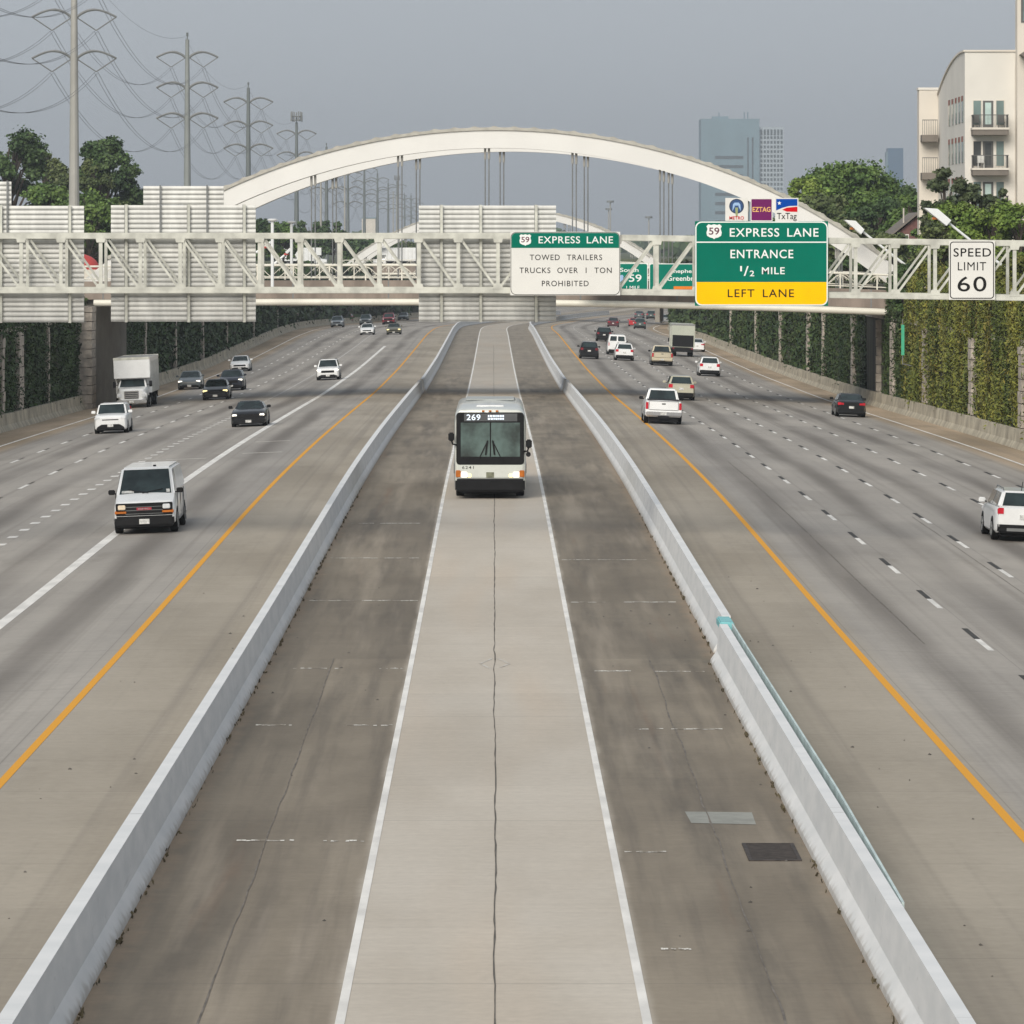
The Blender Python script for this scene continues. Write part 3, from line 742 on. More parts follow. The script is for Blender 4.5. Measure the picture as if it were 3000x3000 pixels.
# TOWED TRAILERS
t, w_, h_ = face_sign('regulatory_sign', 'white sign with green top band prohibiting towed trailers and heavy trucks', 'sign', 1495, 1817, 679, 865, SD)
m = MB(); m.box(-w_ / 2, w_ / 2, 0, .04, -h_ / 2, h_ / 2); m.build('backing', M_signw, t)
m = MB(); m.prism(rrect(-w_ / 2 + .012, w_ / 2 - .012, -h_ / 2 + .012, h_ / 2 - .012, .16), -.004, .0); m.build('border', M_ink, t)
m = MB(); m.prism(rrect(-w_ / 2 + .028, w_ / 2 - .028, -h_ / 2 + .028, h_ / 2 - .028, .15), -.008, -.0045); m.build('sign_face', M_signw, t)
zc = h_ / 2 - .49
m = MB(); pr = [(x, z) for x, z in rrect(-w_ / 2 + .035, w_ / 2 - .035, zc - .3, h_ / 2 - .035, .14) if z > zc] ; pr = [(w_ / 2 - .035, zc)] + pr + [(-w_ / 2 + .035, zc)]
m.prism(pr, -.012, -.0085); m.build('green_band', M_green, t)
zb2 = (zc + h_ / 2) / 2
shield(t, gx(1539, SD) - gx(1656, SD), -.0125, zb2, .34, '59')
text('EXPRESS LANE', (1796 - 1578) * SD / F, .215, M_signletter, t, (1687 - 1656) * SD / F, -.016, zb2, 'legend', .008, 1.1, 1.6)
text('TOWED  TRAILERS', (1764 - 1552) * SD / F, .17, M_ink, t, (1658 - 1656) * SD / F, -.012, (772 - 754) * SD / F, 'legend', .004, 1.15, 1.2)
text('TRUCKS  OVER  1  TON', (1792 - 1522) * SD / F, .17, M_ink, t, (1657 - 1656) * SD / F, -.012, (772 - 792) * SD / F, 'legend', .004, 1.15, 1.1)
text('PROHIBITED', (1725 - 1588) * SD / F, .17, M_ink, t, 0, -.012, (772 - 830.5) * SD / F, 'legend', .004, 1.15)
# ENTRANCE 1/2 MILE
t, w_, h_ = face_sign('guide_sign', 'large green express lane entrance sign with a yellow LEFT LANE panel', 'sign', 2036, 2426, 648, 896, SD)
cu, cv = 2231, 772
m = MB(); m.box(-w_ / 2, w_ / 2, 0, .05, -h_ / 2, h_ / 2); m.build('backing', M_green, t)
m = MB(); m.prism(rrect(-w_ / 2 + .01, w_ / 2 - .01, -h_ / 2 + .01, h_ / 2 - .01, .19), -.005, 0); m.build('border', M_signletter, t)
iz = (cv - 826) * SD / F
inn = rrect(-w_ / 2 + .045, w_ / 2 - .045, -h_ / 2 + .045, h_ / 2 - .045, .165)
xe = w_ / 2 - .045
m = MB(); m.prism([(xe, iz)] + [(x, z) for x, z in inn if z > iz] + [(-xe, iz)], -.010, -.0055); m.build('green_panel', M_green, t)
m = MB(); m.prism([(x, z) for x, z in inn if z < iz and x > 0] + [(xe, iz - .003), (-xe, iz - .003)] + [(x, z) for x, z in inn if z < iz and x < 0], -.010, -.0055); m.build('yellow_panel', M_yel, t)
zz = (cv - 709.5) * SD / F
m = MB(); m.box(-xe, xe, -.014, -.0105, zz - .018, zz + .018); m.build('divider', M_signletter, t)
shield(t, (2092 - cu) * SD / F, -.0108, (cv - 678) * SD / F, .44, '59')
text('EXPRESS LANE', (2398 - 2138) * SD / F, .262, M_signletter, t, (2268 - cu) * SD / F, -.0145, (cv - 681) * SD / F, 'legend', .010, 1.12, 1.6)
text('ENTRANCE', (2324 - 2140) * SD / F, .262, M_signletter, t, (2232 - cu) * SD / F, -.0145, (cv - 744) * SD / F, 'legend', .010, 1.12)
text('1', .055, .16, M_signletter, t, (2171 - cu) * SD / F, -.0145, (cv - 787) * SD / F, 'legend', .010)
text('/', .15, .30, M_signletter, t, (2186 - cu) * SD / F, -.0145, (cv - 794) * SD / F, 'legend', .008)
text('2', .14, .17, M_signletter, t, (2203 - cu) * SD / F, -.0145, (cv - 801) * SD / F, 'legend', .010)
text('MILE', (2299 - 2232) * SD / F, .21, M_signletter, t, (2265.5 - cu) * SD / F, -.0145, (cv - 793) * SD / F, 'legend', .010, 1.12)
text('LEFT LANE', (2326 - 2132) * SD / F, .24, M_ink, t, (2229 - cu) * SD / F, -.0145, (cv - 859) * SD / F, 'legend', .006, 1.15, 1.7)
# speed limit
t, w_, h_ = face_sign('speed_limit_sign', 'white SPEED LIMIT 60 sign on the right end of the gantry', 'sign', 2780, 2915, 705, 878, SD)
m = MB(); m.box(-w_ / 2, w_ / 2, 0, .03, -h_ / 2, h_ / 2); m.build('backing', M_signw, t)
m = MB(); m.prism(rrect(-w_ / 2 + .03, w_ / 2 - .03, -h_ / 2 + .03, h_ / 2 - .03, .10), -.004, 0); m.build('border', M_ink, t)
m = MB(); m.prism(rrect(-w_ / 2 + .058, w_ / 2 - .058, -h_ / 2 + .058, h_ / 2 - .058, .08), -.008, -.0045); m.build('sign_face', M_signw, t)
cv = 791.5
text('SPEED', (2904 - 2794) * SD / F, .26, M_ink, t, .01, -.012, (cv - 739.5) * SD / F, 'legend', .008, 1.1)
text('LIMIT', (2887 - 2804) * SD / F, .25, M_ink, t, 0, -.012, (cv - 780) * SD / F, 'legend', 0, 1.1)
text('60', (2889 - 2804) * SD / F, .46, M_ink, t, 0, -.012, (cv - 832) * SD / F, 'legend', .004, 1.1)
# three toll tag plates standing on the green sign
def plate(label, u0, u1, v0, v1):
    t, w_, h_ = face_sign('toll_tag_plate', label, 'sign', u0, u1, v0, v1, SD - .01)
    for x in (-w_ * .3, w_ * .3):
        m = MB(); m.box(x - .03, x + .03, .035, .06, -h_ / 2 - .1, h_ / 2); m.build('bracket', M_steeld, t)
    m = MB(); m.box(-w_ / 2, w_ / 2, 0, .03, -h_ / 2, h_ / 2); m.build('plate', M_signw, t)
    return t, w_, h_
t, w_, h_ = plate('small white toll plate with a round blue emblem', 2125, 2191, 580, 647)
c = lambda r, cx=0, cz=0, n=28: [(cx + r * math.cos(2 * math.pi * k / n), cz + r * math.sin(2 * math.pi * k / n)) for k in range(n)]
zc = h_ * .14
m = MB(); m.prism(c(.225, 0, zc), -.004, 0); m.build('emblem_ring', pmat('emblem_dark_blue', lin(40, 60, 88), .5, 0, .05, 2), t)
m = MB(); m.prism(c(.185, 0, zc), -.008, -.0045); m.build('emblem_disc', M_navy, t)
m = MB(); m.prism([(-.13, zc - .15), (-.11, zc + .06), (-.06, zc + .11), (.06, zc + .11), (.11, zc + .06), (.13, zc - .15), (.06, zc - .02), (.06, zc + .02), (-.06, zc + .02), (-.06, zc - .02)], -.012, -.0085); m.build('emblem_figure', M_ltblue, t)
m = MB(); m.prism([(-.025, zc - .3), (.025, zc - .3), (.045, zc - .04), (-.045, zc - .04)], -.016, -.0125); m.build('emblem_stripe', pmat('emblem_olive', lin(150, 160, 110), .6, 0, .05, 2), t)
text('METRO', .44, .10, M_red, t, 0, -.018, -h_ * .37, 'legend', .006)
t, w_, h_ = plate('small purple toll plate with pale yellow letters', 2199, 2263, 581, 648)
m = MB(); m.prism(rrect(-w_ / 2 + .025, w_ / 2 - .025, -h_ / 2 + .025, h_ / 2 - .025, .02), -.004, 0); m.build('plate_face', M_purple, t)
text('EZTAG', .545, .15, pmat('legend_pale_yellow', lin(240, 190, 110), .5, 0, .05, 2), t, 0, -.008, .01, 'legend', .016)
t, w_, h_ = plate('small white toll plate with a blue and red lone star flag mark', 2271, 2339, 580, 649)
bl = [(-w_ / 2 + .03, -.02), (-w_ / 2 + .03, h_ / 2 - .03), (w_ / 2 - .03, h_ / 2 - .03), (w_ / 2 - .03, h_ * .17), (w_ * .1, h_ * .16), (-w_ * .2, h_ * .08)]
m = MB(); m.prism(bl, -.004, 0); m.build('blue_field', M_blue, t)
m = MB(); m.prism([(-w_ * .2, h_ * .0), (0, h_ * .09), (w_ / 2 - .03, h_ * .13), (w_ / 2 - .03, -h_ * .09), (0, -h_ * .08)], -.004, 0); m.build('red_field', M_red, t)
st = [(-w_ * .32 + (.065 if k % 2 == 0 else .028) * math.sin(k * math.pi / 5), h_ * .28 + (.065 if k % 2 == 0 else .028) * math.cos(k * math.pi / 5)) for k in range(10)]
m = MB(); m.prism(st, -.008, -.0045); m.build('star', M_signletter, t)
text('TxTag', .60, .25, M_ink, t, 0, -.006, -h_ * .31, 'legend', .004)

# ------------------------------------------------------------------ arch bridge
YAW = R(-5); BY = 317.0
RA, ZAP, HS = 44.9, 17.45, 28.3          # arch radius, crown height, half span
ch = lambda y: Matrix.Rotation(YAW, 4, 'Z') @ Vector((0, y, 0))
def cam_z(x): return -.0006 * (x + 6) ** 2 if x > -6 else -.0002 * (x + 6) ** 2
def arch_bridge(label, loc, group):
    t = thing('arch_bridge', label, 'bridge', loc, YAW, group)
    W_ = 12.0
    xs_ = [-30 + 60 * i / 40 for i in range(41)]
    def sweep(name, poly, mat, x0=-30., x1=30., n=40, par=t):
        m = MB(); k = len(poly)
        for i in range(n + 1):
            x = x0 + (x1 - x0) * i / n
            for y, z in poly: m.v.append((x, y, z + cam_z(x)))
        for i in range(n):
            for j in range(k): m.f.append((i * k + j, (i + 1) * k + j, (i + 1) * k + (j + 1) % k, i * k + (j + 1) % k))
        m.f += [tuple(range(k)), tuple(range(n * k, n * k + k))[::-1]]
        return m.build(name, mat, par, smooth=True)
    sweep('deck', [(-1.2, 5.75), (W_ + 1.2, 5.75), (W_ + 1.2, 6.75), (-1.2, 6.75)], M_deck)
    sweep('fascia', [(-1.55, 5.70), (-1.21, 5.70), (-1.21, 6.95), (-1.55, 6.95)], M_fascia)
    for i in range(9):
        x = -27 + 6.6 * i
        m = MB(); m.box(x - .05, x + .05, -1.565, -1.552, 5.72 + cam_z(x), 6.93 + cam_z(x)); m.build('fascia_joint', M_steeld, t)
    sweep('edge_pipe', [(-1.75 + .23 * math.cos(a), 5.46 + .23 * math.sin(a)) for a in [2 * math.pi * k / 12 for k in range(12)]], M_cream, -27.6, 27.6)
    m = MB()
    for i in range(10): m.box(-26 + 5.6 * i, -25.2 + 5.6 * i, -1.2, W_ + 1.2, 5.1, 5.75)
    m.build('floor_beam', M_steeld, t)
    for x in (-28.1, 28.1):
        m = MB(); m.box(x - .55 if x < 0 else x - .3, x + .3 if x < 0 else x + .55, -.9, W_ + .9, -3.2, 5.74); m.build('abutment', M_deck, t)
    # railing: round top rail, posts, and shallow bowed rods between them
    for y in (-1.35, W_ + 1.1):
        r_ = thing('railing', None, None); r_.parent = t
        sweep('top_rail', [(y + .07 * math.cos(a), 7.98 + .07 * math.sin(a)) for a in [2 * math.pi * k / 8 for k in range(8)]], M_cream, -29, 29, 40, r_)
        sweep('bottom_rail', [(y + .04 * math.cos(a), 7.12 + .04 * math.sin(a)) for a in [2 * math.pi * k / 6 for k in range(6)]], M_cream, -29, 29, 40, r_)
        for i in range(24):
            x = -28.8 + 2.5 * i; z = cam_z(x)
            m = MB(); m.bar((x, y, 6.9 + z), (x, y, 7.95 + z), .09); m.build('post', M_cream, r_)
            m = MB()
            for s_ in (-1, 1):
                m.tube([(x + s_ * 1.2 * (k / 6), y, 7.88 + z - .75 * math.sin(k / 6 * math.pi / 2) ** 2) for k in range(7)], .028, 5)
                m.tube([(x + s_ * (.12 + .3 * math.cos(a)), y, 7.5 + z + .3 * math.sin(a)) for a in [math.pi * k / 8 for k in range(9)]], .018, 5)
            m.build('rail_curl', M_cream, r_)
    # two arches, each a white box rib with a grey lipped top flange
    amax = math.asin(HS / RA)
    def ang(i, n, lim): return -lim + 2 * lim * i / n
    for y in (0., W_):
        ar = MB(); n = 60; rings = []
        for i in range(n + 1):
            a = ang(i, n, amax + .04); s_, c_ = math.sin(a), math.cos(a)
            rings.append([(r_ * s_, y + dy, ZAP - RA + r_ * c_) for r_, dy in ((RA - 1.42, -.5), (RA - 1.42, .5), (RA - .2, .5), (RA - .2, -.5))])
        ar.loft(rings); a_o = ar.build('arch', M_white, t, smooth=True)
        rings = []; n2 = 168
        for i in range(n2 + 1):
            a = ang(i, n2, amax - .04); s_, c_ = math.sin(a), math.cos(a); rt = RA + (.10 if i % 4 == 0 else .0)
            rings.append([(r_ * s_, y + dy, ZAP - RA + r_ * c_) for r_, dy in ((RA - .2, -.62), (RA - .2, .62), (rt, .62), (rt, -.62))])
        m = MB(); m.loft(rings); m.build('top_flange', M_archtrim, a_o)
        for k in range(-4, 5):
            x = -.55 + 6.02 * k
            if abs(x) > 26: continue
            for dx in (-.13, .13):
                ztop = ZAP - RA + math.sqrt((RA - 1.42) ** 2 - (x + dx) ** 2)
                m = MB(); m.tube([(x + dx, y, 6.7 + cam_z(x)), (x + dx, y, ztop - .5)], .042, 6); hg = m.build('hanger', M_steeld, t)
                m = MB(); m.tube([(x + dx, y, ztop - .75), (x + dx, y, ztop + .1)], .085, 8); m.build('socket', M_pole, hg)
    return t
ab = arch_bridge('nearest white twin arched bridge spanning the whole sunken highway', (0.1, BY, 0), 'arched bridges over the highway')
br2 = copy_tree(ab); br2.location = (-.6 + 2, 832, -1.0)
br2['label'] = 'far white arched bridge seen small and hazy below the crown of the near arch'
# gusset brackets under the arch shoulders
# ------------------------------------------------------------------ leaning light masts by the bridge ends
def mast(label, p0, p1, poly, D, lampcol=None):
    """tilted pole from foot p0 to p1 with a folded white light panel at its head; poly = panel outline (u, v) at distance D"""
    p0, p1 = Vector(p0), Vector(p1)
    t = thing('light_mast', label, 'light mast', p0, 0, 'leaning light masts at the bridge ends')
    m = MB(); m.tube([Vector((0, 0, 0)), p1 - p0], [.11, .075], 10); m.build('pole', M_lampwhite, t)
    pts = [(Vector(at(u, v, D)) - p0) for u, v in poly]; y = pts[0].y
    m = MB(); m.prism([(p.x, p.z) for p in pts], y - .55, y + .55); m.build('light_panel', M_lampwhite, t, bevel=.02)
    q = (pts[0] + pts[3]) / 2 if len(pts) > 3 else pts[0]
    m = MB(); m.box(q.x - .16, q.x + .16, y - .3, y + .3, q.z - .16, q.z - .02); m.build('lamp_box', lampcol or M_amber, t)
    return t
mast('white light panel on a leaning mast beside the big green sign', at(2722, 832, 312), at(2524, 676, 312), [(2472, 644), (2505, 647), (2531, 673), (2521, 687)], 312)
mast('white light panel on a leaning mast left of the speed limit sign top', at(3010, 838, 290), at(2778, 652, 290), [(2705, 609), (2745, 612), (2785, 646), (2771, 662)], 290)
mast('small leaning mast with reddish lamp at the left bridge end, nearer the street lamp', at(800, 776, 352), at(840, 742, 352), [(836, 738), (850, 726), (856, 730), (842, 744)], 352, M_redroof)
mast('small leaning mast with reddish lamp half hidden by the wide tabbed sign back', at(750, 740, 356), at(780, 720, 356), [(776, 718), (792, 706), (796, 711), (781, 724)], 356, M_redroof)
for u, v, D, lab in ((798, 645, 313, 'taller white disc topped street lamp at the near bridge railing'), (854, 651, 333, 'shorter white disc topped street lamp at the far bridge railing')):
    x, y, z = at(u, v, D)
    t = thing('street_lamp', lab, 'street lamp', (x, y, 6.3), 0, 'disc topped lamps on the bridge')
    m = MB(); m.tube([(0, 0, 0), (0, 0, z - 6.35)], .11, 12); m.build('pole', M_lampwhite, t)
    m = MB(); m.tube([(0, 0, z - 6.4), (0, 0, z - 6.32), (0, 0, z - 6.25), (0, 0, z - 6.2)], [.14, .34, .36, .18], 20); m.build('lamp_head', M_lampwhite, t)

# green exit signs hung on the bridge's near side
D = 312.6
def bridge_sign(label, u0, u1, v0, v1):
    t, w_, h_ = face_sign('guide_sign', label, 'sign', u0, u1, v0, v1, D)
    m = MB(); m.box(-w_ / 2, w_ / 2, 0, .08, -h_ / 2, h_ / 2); m.build('backing', M_signletter, t)
    m = MB(); m.prism(rrect(-w_ / 2 + .05, w_ / 2 - .05, -h_ / 2 + .05, h_ / 2 - .05, .12), -.01, -.002); m.build('sign_face', M_green2, t)
    for x in (-w_ * .3, w_ * .3):
        m = MB(); m.bar((x, .17, -h_ / 2 + .2), (x, 1.8, -h_ / 2 + .2), .1); m.bar((x, .12, -h_ / 2), (x, .12, h_ / 2 - .1), .1); m.build('bracket', M_steel, t)
    return t, w_, h_
t, w_, h_ = bridge_sign('green route sign hung on the bridge, partly behind the white gantry sign', 1690, 1898, 771, 857)
text('South', 1.25, .28, M_signletter, t, 1.15, -.02, h_ * .27, 'legend', .01)
text('59', .85, .5, M_signletter, t, 1.55, -.02, -.02, 'route_number', .01)
m = MB(); m.prism([(x * .42 + .55, z * .46 - .02) for x, z in ((-.5, .3), (-.3, .5), (0, .42), (.3, .5), (.5, .3), (.42, -.2), (0, -.55), (-.42, -.2))], -.02, -.012); m.build('route_shield', M_ltblue, t)
text('1 MILE', .9, .22, M_signletter, t, 1.4, -.02, -h_ * .33, 'legend', .01)
t, w_, h_ = bridge_sign('green exit sign with an orange strip hung on the bridge beside the big entrance sign', 1902, 2110, 772, 857)
text('Shepherd Dr', 2.7, .34, M_signletter, t, .35, -.02, h_ * .22, 'legend', .014); text('Greenbriar Dr', 3.1, .34, M_signletter, t, .35, -.02, -.02, 'legend', .014)
m = MB(); m.box(-.75, 1.6, -.02, -.012, -h_ / 2 + .09, -h_ / 2 + .42); m.build('orange_strip', M_org, t)
m = MB(); m.prism([(-2.15, -.92), (-1.45, -.92), (-1.8, -.5)], -.02, -.012); m.build('arrow', M_signletter, t)
m = MB(); m.box(.6, 1.5, 0, .05, h_ / 2 + .01, h_ / 2 + .34); m.build('exit_tab', M_green2, t)
m = MB()

# ------------------------------------------------------------------ power line
PX = -44.6
def pole(label, D, ztop, arms, antenna=False, group='steel power poles along the highway'):
    t = thing('power_pole', label, 'power pole', (PX + (shift(D) if D > 3000 else 0), D, GZ - .2), 0, group)
    z0 = GZ - .2
    m = MB(); hz = [0, .35, .7, 1.]
    m.tube([(0, 0, (ztop - z0) * k) for k in hz], [.66, .52, .40, .28], 14); m.build('shaft', M_pole if D < 500 else pmat('pole_steel_grey', lin(140, 144, 142), .5, .1, .08, .3) if D < 700 else M_pole2, t)
    for za in arms:
        z = za - z0
        for s_ in (-1, 1):
            pts = [(s_ * (.3 + 4.2 * k / 12), 0, z + .78 * math.sin(math.pi * (k / 12) ** .85)) for k in range(13)]
            m = MB(); m.tube(pts, [.16 + .05 * (D > 600)] * 6 + [.13 + .04 * (D > 600)] * 7, 6); a = m.build('crossarm', M_steeld, t)
            m = MB(); m.tube([(s_ * 4.48, 0, z), (s_ * 2.35, 0, z - 1.42)], .07, 5); m.tube([(s_ * .35, 0, z - .1), (s_ * 2.35, 0, z - 1.42)], .07, 5); m.build('insulator_string', M_steeld, a)
    m = MB(); m.tube([(0, 0, ztop - z0 - .1), (0, 0, ztop - z0 + .7)], .09, 6); m.tube([(0, 0, ztop - z0 + .5), (0, 0, ztop - z0 + 1.0)], .17, 8); m.build('cap', M_pole2, t)
    if antenna:
        m = MB()
        for k in range(9):
            a = 2 * math.pi * (k + .3) / 9; m.box(1.25 * math.cos(a) - .11, 1.25 * math.cos(a) + .11, 1.25 * math.sin(a) - .11, 1.25 * math.sin(a) + .11, ztop - z0 + .1 + .12 * (k % 3), ztop - z0 + 2.3 + .15 * (k % 2))
        for q in (0.5, 1.3):
            m.tube([(1.1 * math.cos(2 * math.pi * k / 16), 1.1 * math.sin(2 * math.pi * k / 16), ztop - z0 + q) for k in range(17)], .09, 5)
            m.bar((-1.1, 0, ztop - z0 + q), (1.1, 0, ztop - z0 + q), .1)
        m.build('antennas', M_steeld, t)
    return t
polesD = [310, 490, 671, 838, 1043] + [1230 + 180 * i for i in range(9)]
armz = {}
for i, D in enumerate(polesD):
    if D == 310: top = (35.5, 31.2, 26.8)
    elif D == 490: top = (H + (725 - 50 + 118) / 27.55, H + (725 - 50) / 27.55, H + (725 - 171) / 27.55)
    elif D == 671: top = tuple(H + (725 - v) * D / F for v in (168, 257, 347))
    elif D == 838: top = tuple(H + (725 - v) * D / F for v in (299, 367.5, 435))
    elif D == 1043: top = tuple(H + (725 - v) * D / F for v in (392, 455, 518))
    else:
        zt_ = (33.5, 31.5, 36.0, 35.2, 34.0, 37.5, 33.0, 35.0, 34.2)[i - 5]; top = (zt_, zt_ - 4.5, zt_ - 9.)
    armz[D] = top
    words = {0: 'steel power pole out of the picture to the left', 1: 'nearest tall steel power pole, its top cut by the picture edge', 2: 'second steel power pole from the left with three pairs of curved arms',
             3: 'third steel power pole from the left, just left of the arch shoulder', 4: 'fourth power pole with a crown of antennas over the arch shoulder',
             7: 'hazy far pole crowned by antennas under the left half of the arch'}
    lab = words.get(i, '%s power pole from the left, hazy, seen under the left half of the arch' % ('- first second third fourth fifth sixth seventh eighth ninth tenth eleventh twelfth last'.split()[i]))
    pole(lab, D, top[0] + 2.6, top, antenna=i in (4, 7, 10))
names3 = ('top', 'middle', 'lowest')
for s_, side in ((-1, 'left'), (1, 'right')):
    for k in range(3):
        m = MB()
        for i in range(len(polesD) - 1):
            if i > 6: break
            a = Vector((PX + s_ * 2.35, polesD[i], armz[polesD[i]][k] - 1.5)); b_ = Vector((PX + s_ * 2.35, polesD[i + 1], armz[polesD[i + 1]][k] - 1.5))
            for dx in (-.2, .2):
                n = 22; sg_ = 5.6
                m.tube([a.lerp(b_, j / n) + Vector((dx, 0, -4 * sg_ * (j / n) * (1 - j / n))) for j in range(n + 1)], .024, 4, cap=False)
        o = m.build('power_line', M_wire); tag(o, f'{names3[k]} pair of sagging wires hung on the {side} arms of the power poles', 'power line', 'wires of the power line')
m = MB()
for i in range(5):
    for dx in (-.35,):
        a = Vector((PX + dx, polesD[i], armz[polesD[i]][0] + 3)); b_ = Vector((PX + dx, polesD[i + 1], armz[polesD[i + 1]][0] + 3))
        m.tube([a.lerp(b_, j / 18) + Vector((0, 0, -4 * 3.2 * (j / 18) * (1 - j / 18))) for j in range(19)], .018, 4, cap=False)
tag(m.build('power_line', M_wire), 'thin single shield wire running over the tops of the power poles', 'power line', 'wires of the power line')
# slimmer poles standing in the same corridor
for i, (u, vt, D) in enumerate(((940, 500, 900), (1010, 505, 1100), (1152, 560, 1700), (1162, 575, 1900))):
    x, y, z = at(u, vt, D)
    t = thing('utility_pole', ('slim grey utility pole beside the fourth power pole', 'slim grey utility pole left of the farther antenna pole', 'very small hazy utility pole under the arch, nearer of two', 'very small hazy utility pole under the arch, farther of two')[i], 'utility pole', (x, y, GZ))
    m = MB(); m.tube([(0, 0, 0), (0, 0, z - GZ)], [.25, .16], 8); m.build('shaft', M_pole, t)
    m = MB(); m.bar((-1.2, 0, z - GZ - .6), (1.2, 0, z - GZ - .6), .12); m.build('crossarm', M_steeld, t)

# ------------------------------------------------------------------ buildings
def boxpart(name, mat, parent, x0, x1, y0, y1, z0, z1, bevel=0.):
    m = MB(); m.box(x0, x1, y0, y1, z0, z1); return m.build(name, mat, parent, bevel=bevel)
ap = thing('apartment_building', 'pale stucco apartment block with balconies behind the trees on the right', 'building', (36.0, 352, GZ))
zT = 24.15 - GZ
m = MB(); n = 12
# main wing: its left side wall parapet sweeps down in a curve away from the corner
poly = [(0, 0), (0, zT)] + [(2. + 19 * k / n, zT - 2.6 * (k / n) ** 1.9) for k in range(n + 1)] + [(21, 0)]
m.prismx(poly, 0, 15.5); m.build('wall', M_stucco, ap)
m = MB(); poly2 = [(-.12, zT - .0), (-.12, zT + .14)] + [(2. + 19 * k / n, zT + .14 - 2.6 * (k / n) ** 1.9) for k in range(n + 1)] + [(2. + 19 * k / n, zT + .002 - 2.6 * (k / n) ** 1.9) for k in range(n, -1, -1)]
m.prismx(poly2, -.12, 15.6); m.build('parapet', M_stucco2, ap)
boxpart('rear_wing', M_stucco2, ap, -1.55, 6, 21.05, 22.6, 0, 21.95 - GZ)
boxpart('parapet', M_stucco, ap, -1.62, 6.1, 20.98, 22.7, 21.95 - GZ + .003, 21.95 - GZ + .2)
def zv(v, D): return H + (725 - v) * D / F - GZ
D0 = 352
lv = [(295, 372, 381, 397), (414, 492, 499, 515), (533, 611, 618, 634)]
for i, (vt, vb, s0, s1) in enumerate(lv):
    for ua, ub, kind in ((2853, 2875, 'w'), (2881, 2911, 'd'), (2920, 2942, 'w')):
        xa, xb = (ua - 2828) * D0 / F, (ub - 2828) * D0 / F
        z0, z1 = zv(vb - (0 if kind == 'd' else 6), D0), zv(vt, D0)
        if kind == 'w':
            f = boxpart('window', M_stucco2, ap, xa - .06, xb + .06, -.05, -.003, z0 - .06, z1 + .06)
            boxpart('pane', M_win if i != 1 or ua > 2900 else M_wind, f, xa, xb, -.065, -.052, z0, z1)
        else:
            f = boxpart('door', M_door, ap, xa, xb, -.06, -.003, z0, z1)
            boxpart('pane', M_doorglass if i != 1 else M_wind, f, xa + .16, xb - .16, -.075, -.062, z0 + .2, z1 - .15)
    xa, xb = (2846 - 2828) * D0 / F, (2951 - 2828) * D0 / F; z0, z1 = zv(s1, D0), zv(s0, D0)
    bl_ = boxpart('balcony', M_balc, ap, xa, xb, -1.35, -.003, z0, z1, .02)
    boxpart('slab_edge', M_stucco2, bl_, xa - .05, xb + .05, -1.42, -.004, z1 + .003, z1 + .16)
    m = MB()
    for x in np.linspace(xa + .05, xb - .05, 26): m.bar((x, -1.3, z1 + .16), (x, -1.3, z1 + 1.1), .022)
    for y in np.linspace(-1.3, -.1, 8):
        for x in (xa + .05, xb - .05): m.bar((x, y, z1 + .16), (x, y, z1 + 1.1), .022)
    m.bar((xa, -1.3, z1 + 1.12), (xb, -1.3, z1 + 1.12), .06); m.bar((xa + .05, -1.3, z1 + 1.12), (xa + .05, -.05, z1 + 1.12), .06); m.bar((xb - .05, -1.3, z1 + 1.12), (xb - .05, -.05, z1 + 1.12), .06)
    m.build('railing', M_door, bl_)
for i, (label, x, k) in enumerate((('dark chair on the left of the top balcony', .8, 0), ('dark chair on the right of the top balcony', 2.7, 0), ('pale chair on the middle balcony', 1.15, 1))):
    zc = zv(lv[k][2], D0) + .165 + GZ
    t = thing('balcony_chair', label, 'chair', (36 + x, 352 - .75, zc)); mt = (M_door, M_door, M_signw)[i]
    m = MB(); m.box(-.26, .26, -.25, .25, .38, .44); m.build('seat', mt, t)
    m = MB(); m.box(-.26, .26, .2, .26, .44, .95); m.build('backrest', mt, t)
    for sx in (-.22, .22):
        for sy in (-.2, .2): m = MB(); m.bar((sx, sy, 0), (sx, sy, .38), .04); m.build('leg', mt, t)
for r_, (vt, vb) in enumerate(((279, 357), (398, 475), (517, 594))):
    for k, y in enumerate((1.0, 3.4, 5.9, 8.6, 11.2)):
        z1, z0 = zv(vt, D0), zv(vb, D0)
        f = boxpart('window', M_win, ap, -.05, -.003, y, y + 1.1, z0, z1)
        boxpart('window_head', M_redtrim, f, -.065, -.052, y, y + 1.1, z1 - .42, z1)
        boxpart('window_sash', M_wind, f, -.065, -.052, y + .08, y + 1.0, z0, z0 + .85)
for vt in (395, 505):
    z0 = zv(vt + 22, 374)
    bl_ = boxpart('balcony', M_balc, ap, -1.45, -.15, 19.6, 21.0, z0, z0 + .55)
    m = MB()
    for x in np.linspace(-1.4, -.2, 9): m.bar((x, 19.65, z0 + .55), (x, 19.65, z0 + 1.75), .03)
    m.bar((-1.42, 19.65, z0 + 1.75), (-.18, 19.65, z0 + 1.75), .06); m.build('railing', M_door, bl_)
boxpart('downpipe', M_housebeige, ap, 3.82, 3.9, -.09, -.003, 0, zT - 1)
nb = thing('apartment_building', 'warm pale stucco block cut by the right picture edge, nearest to the camera', 'building', (39.85, 350.6, GZ))
boxpart('wall', M_stucco2, nb, 0, 15, 0, 1.35, 0, 25)
f = boxpart('window', M_door, nb, .28, 3.2, -.05, -.003, zv(65, 350), zv(0, 350) + .6)
boxpart('pane', M_win, f, .42, 3.0, -.065, -.052, zv(60, 350), zv(0, 350) + .5)
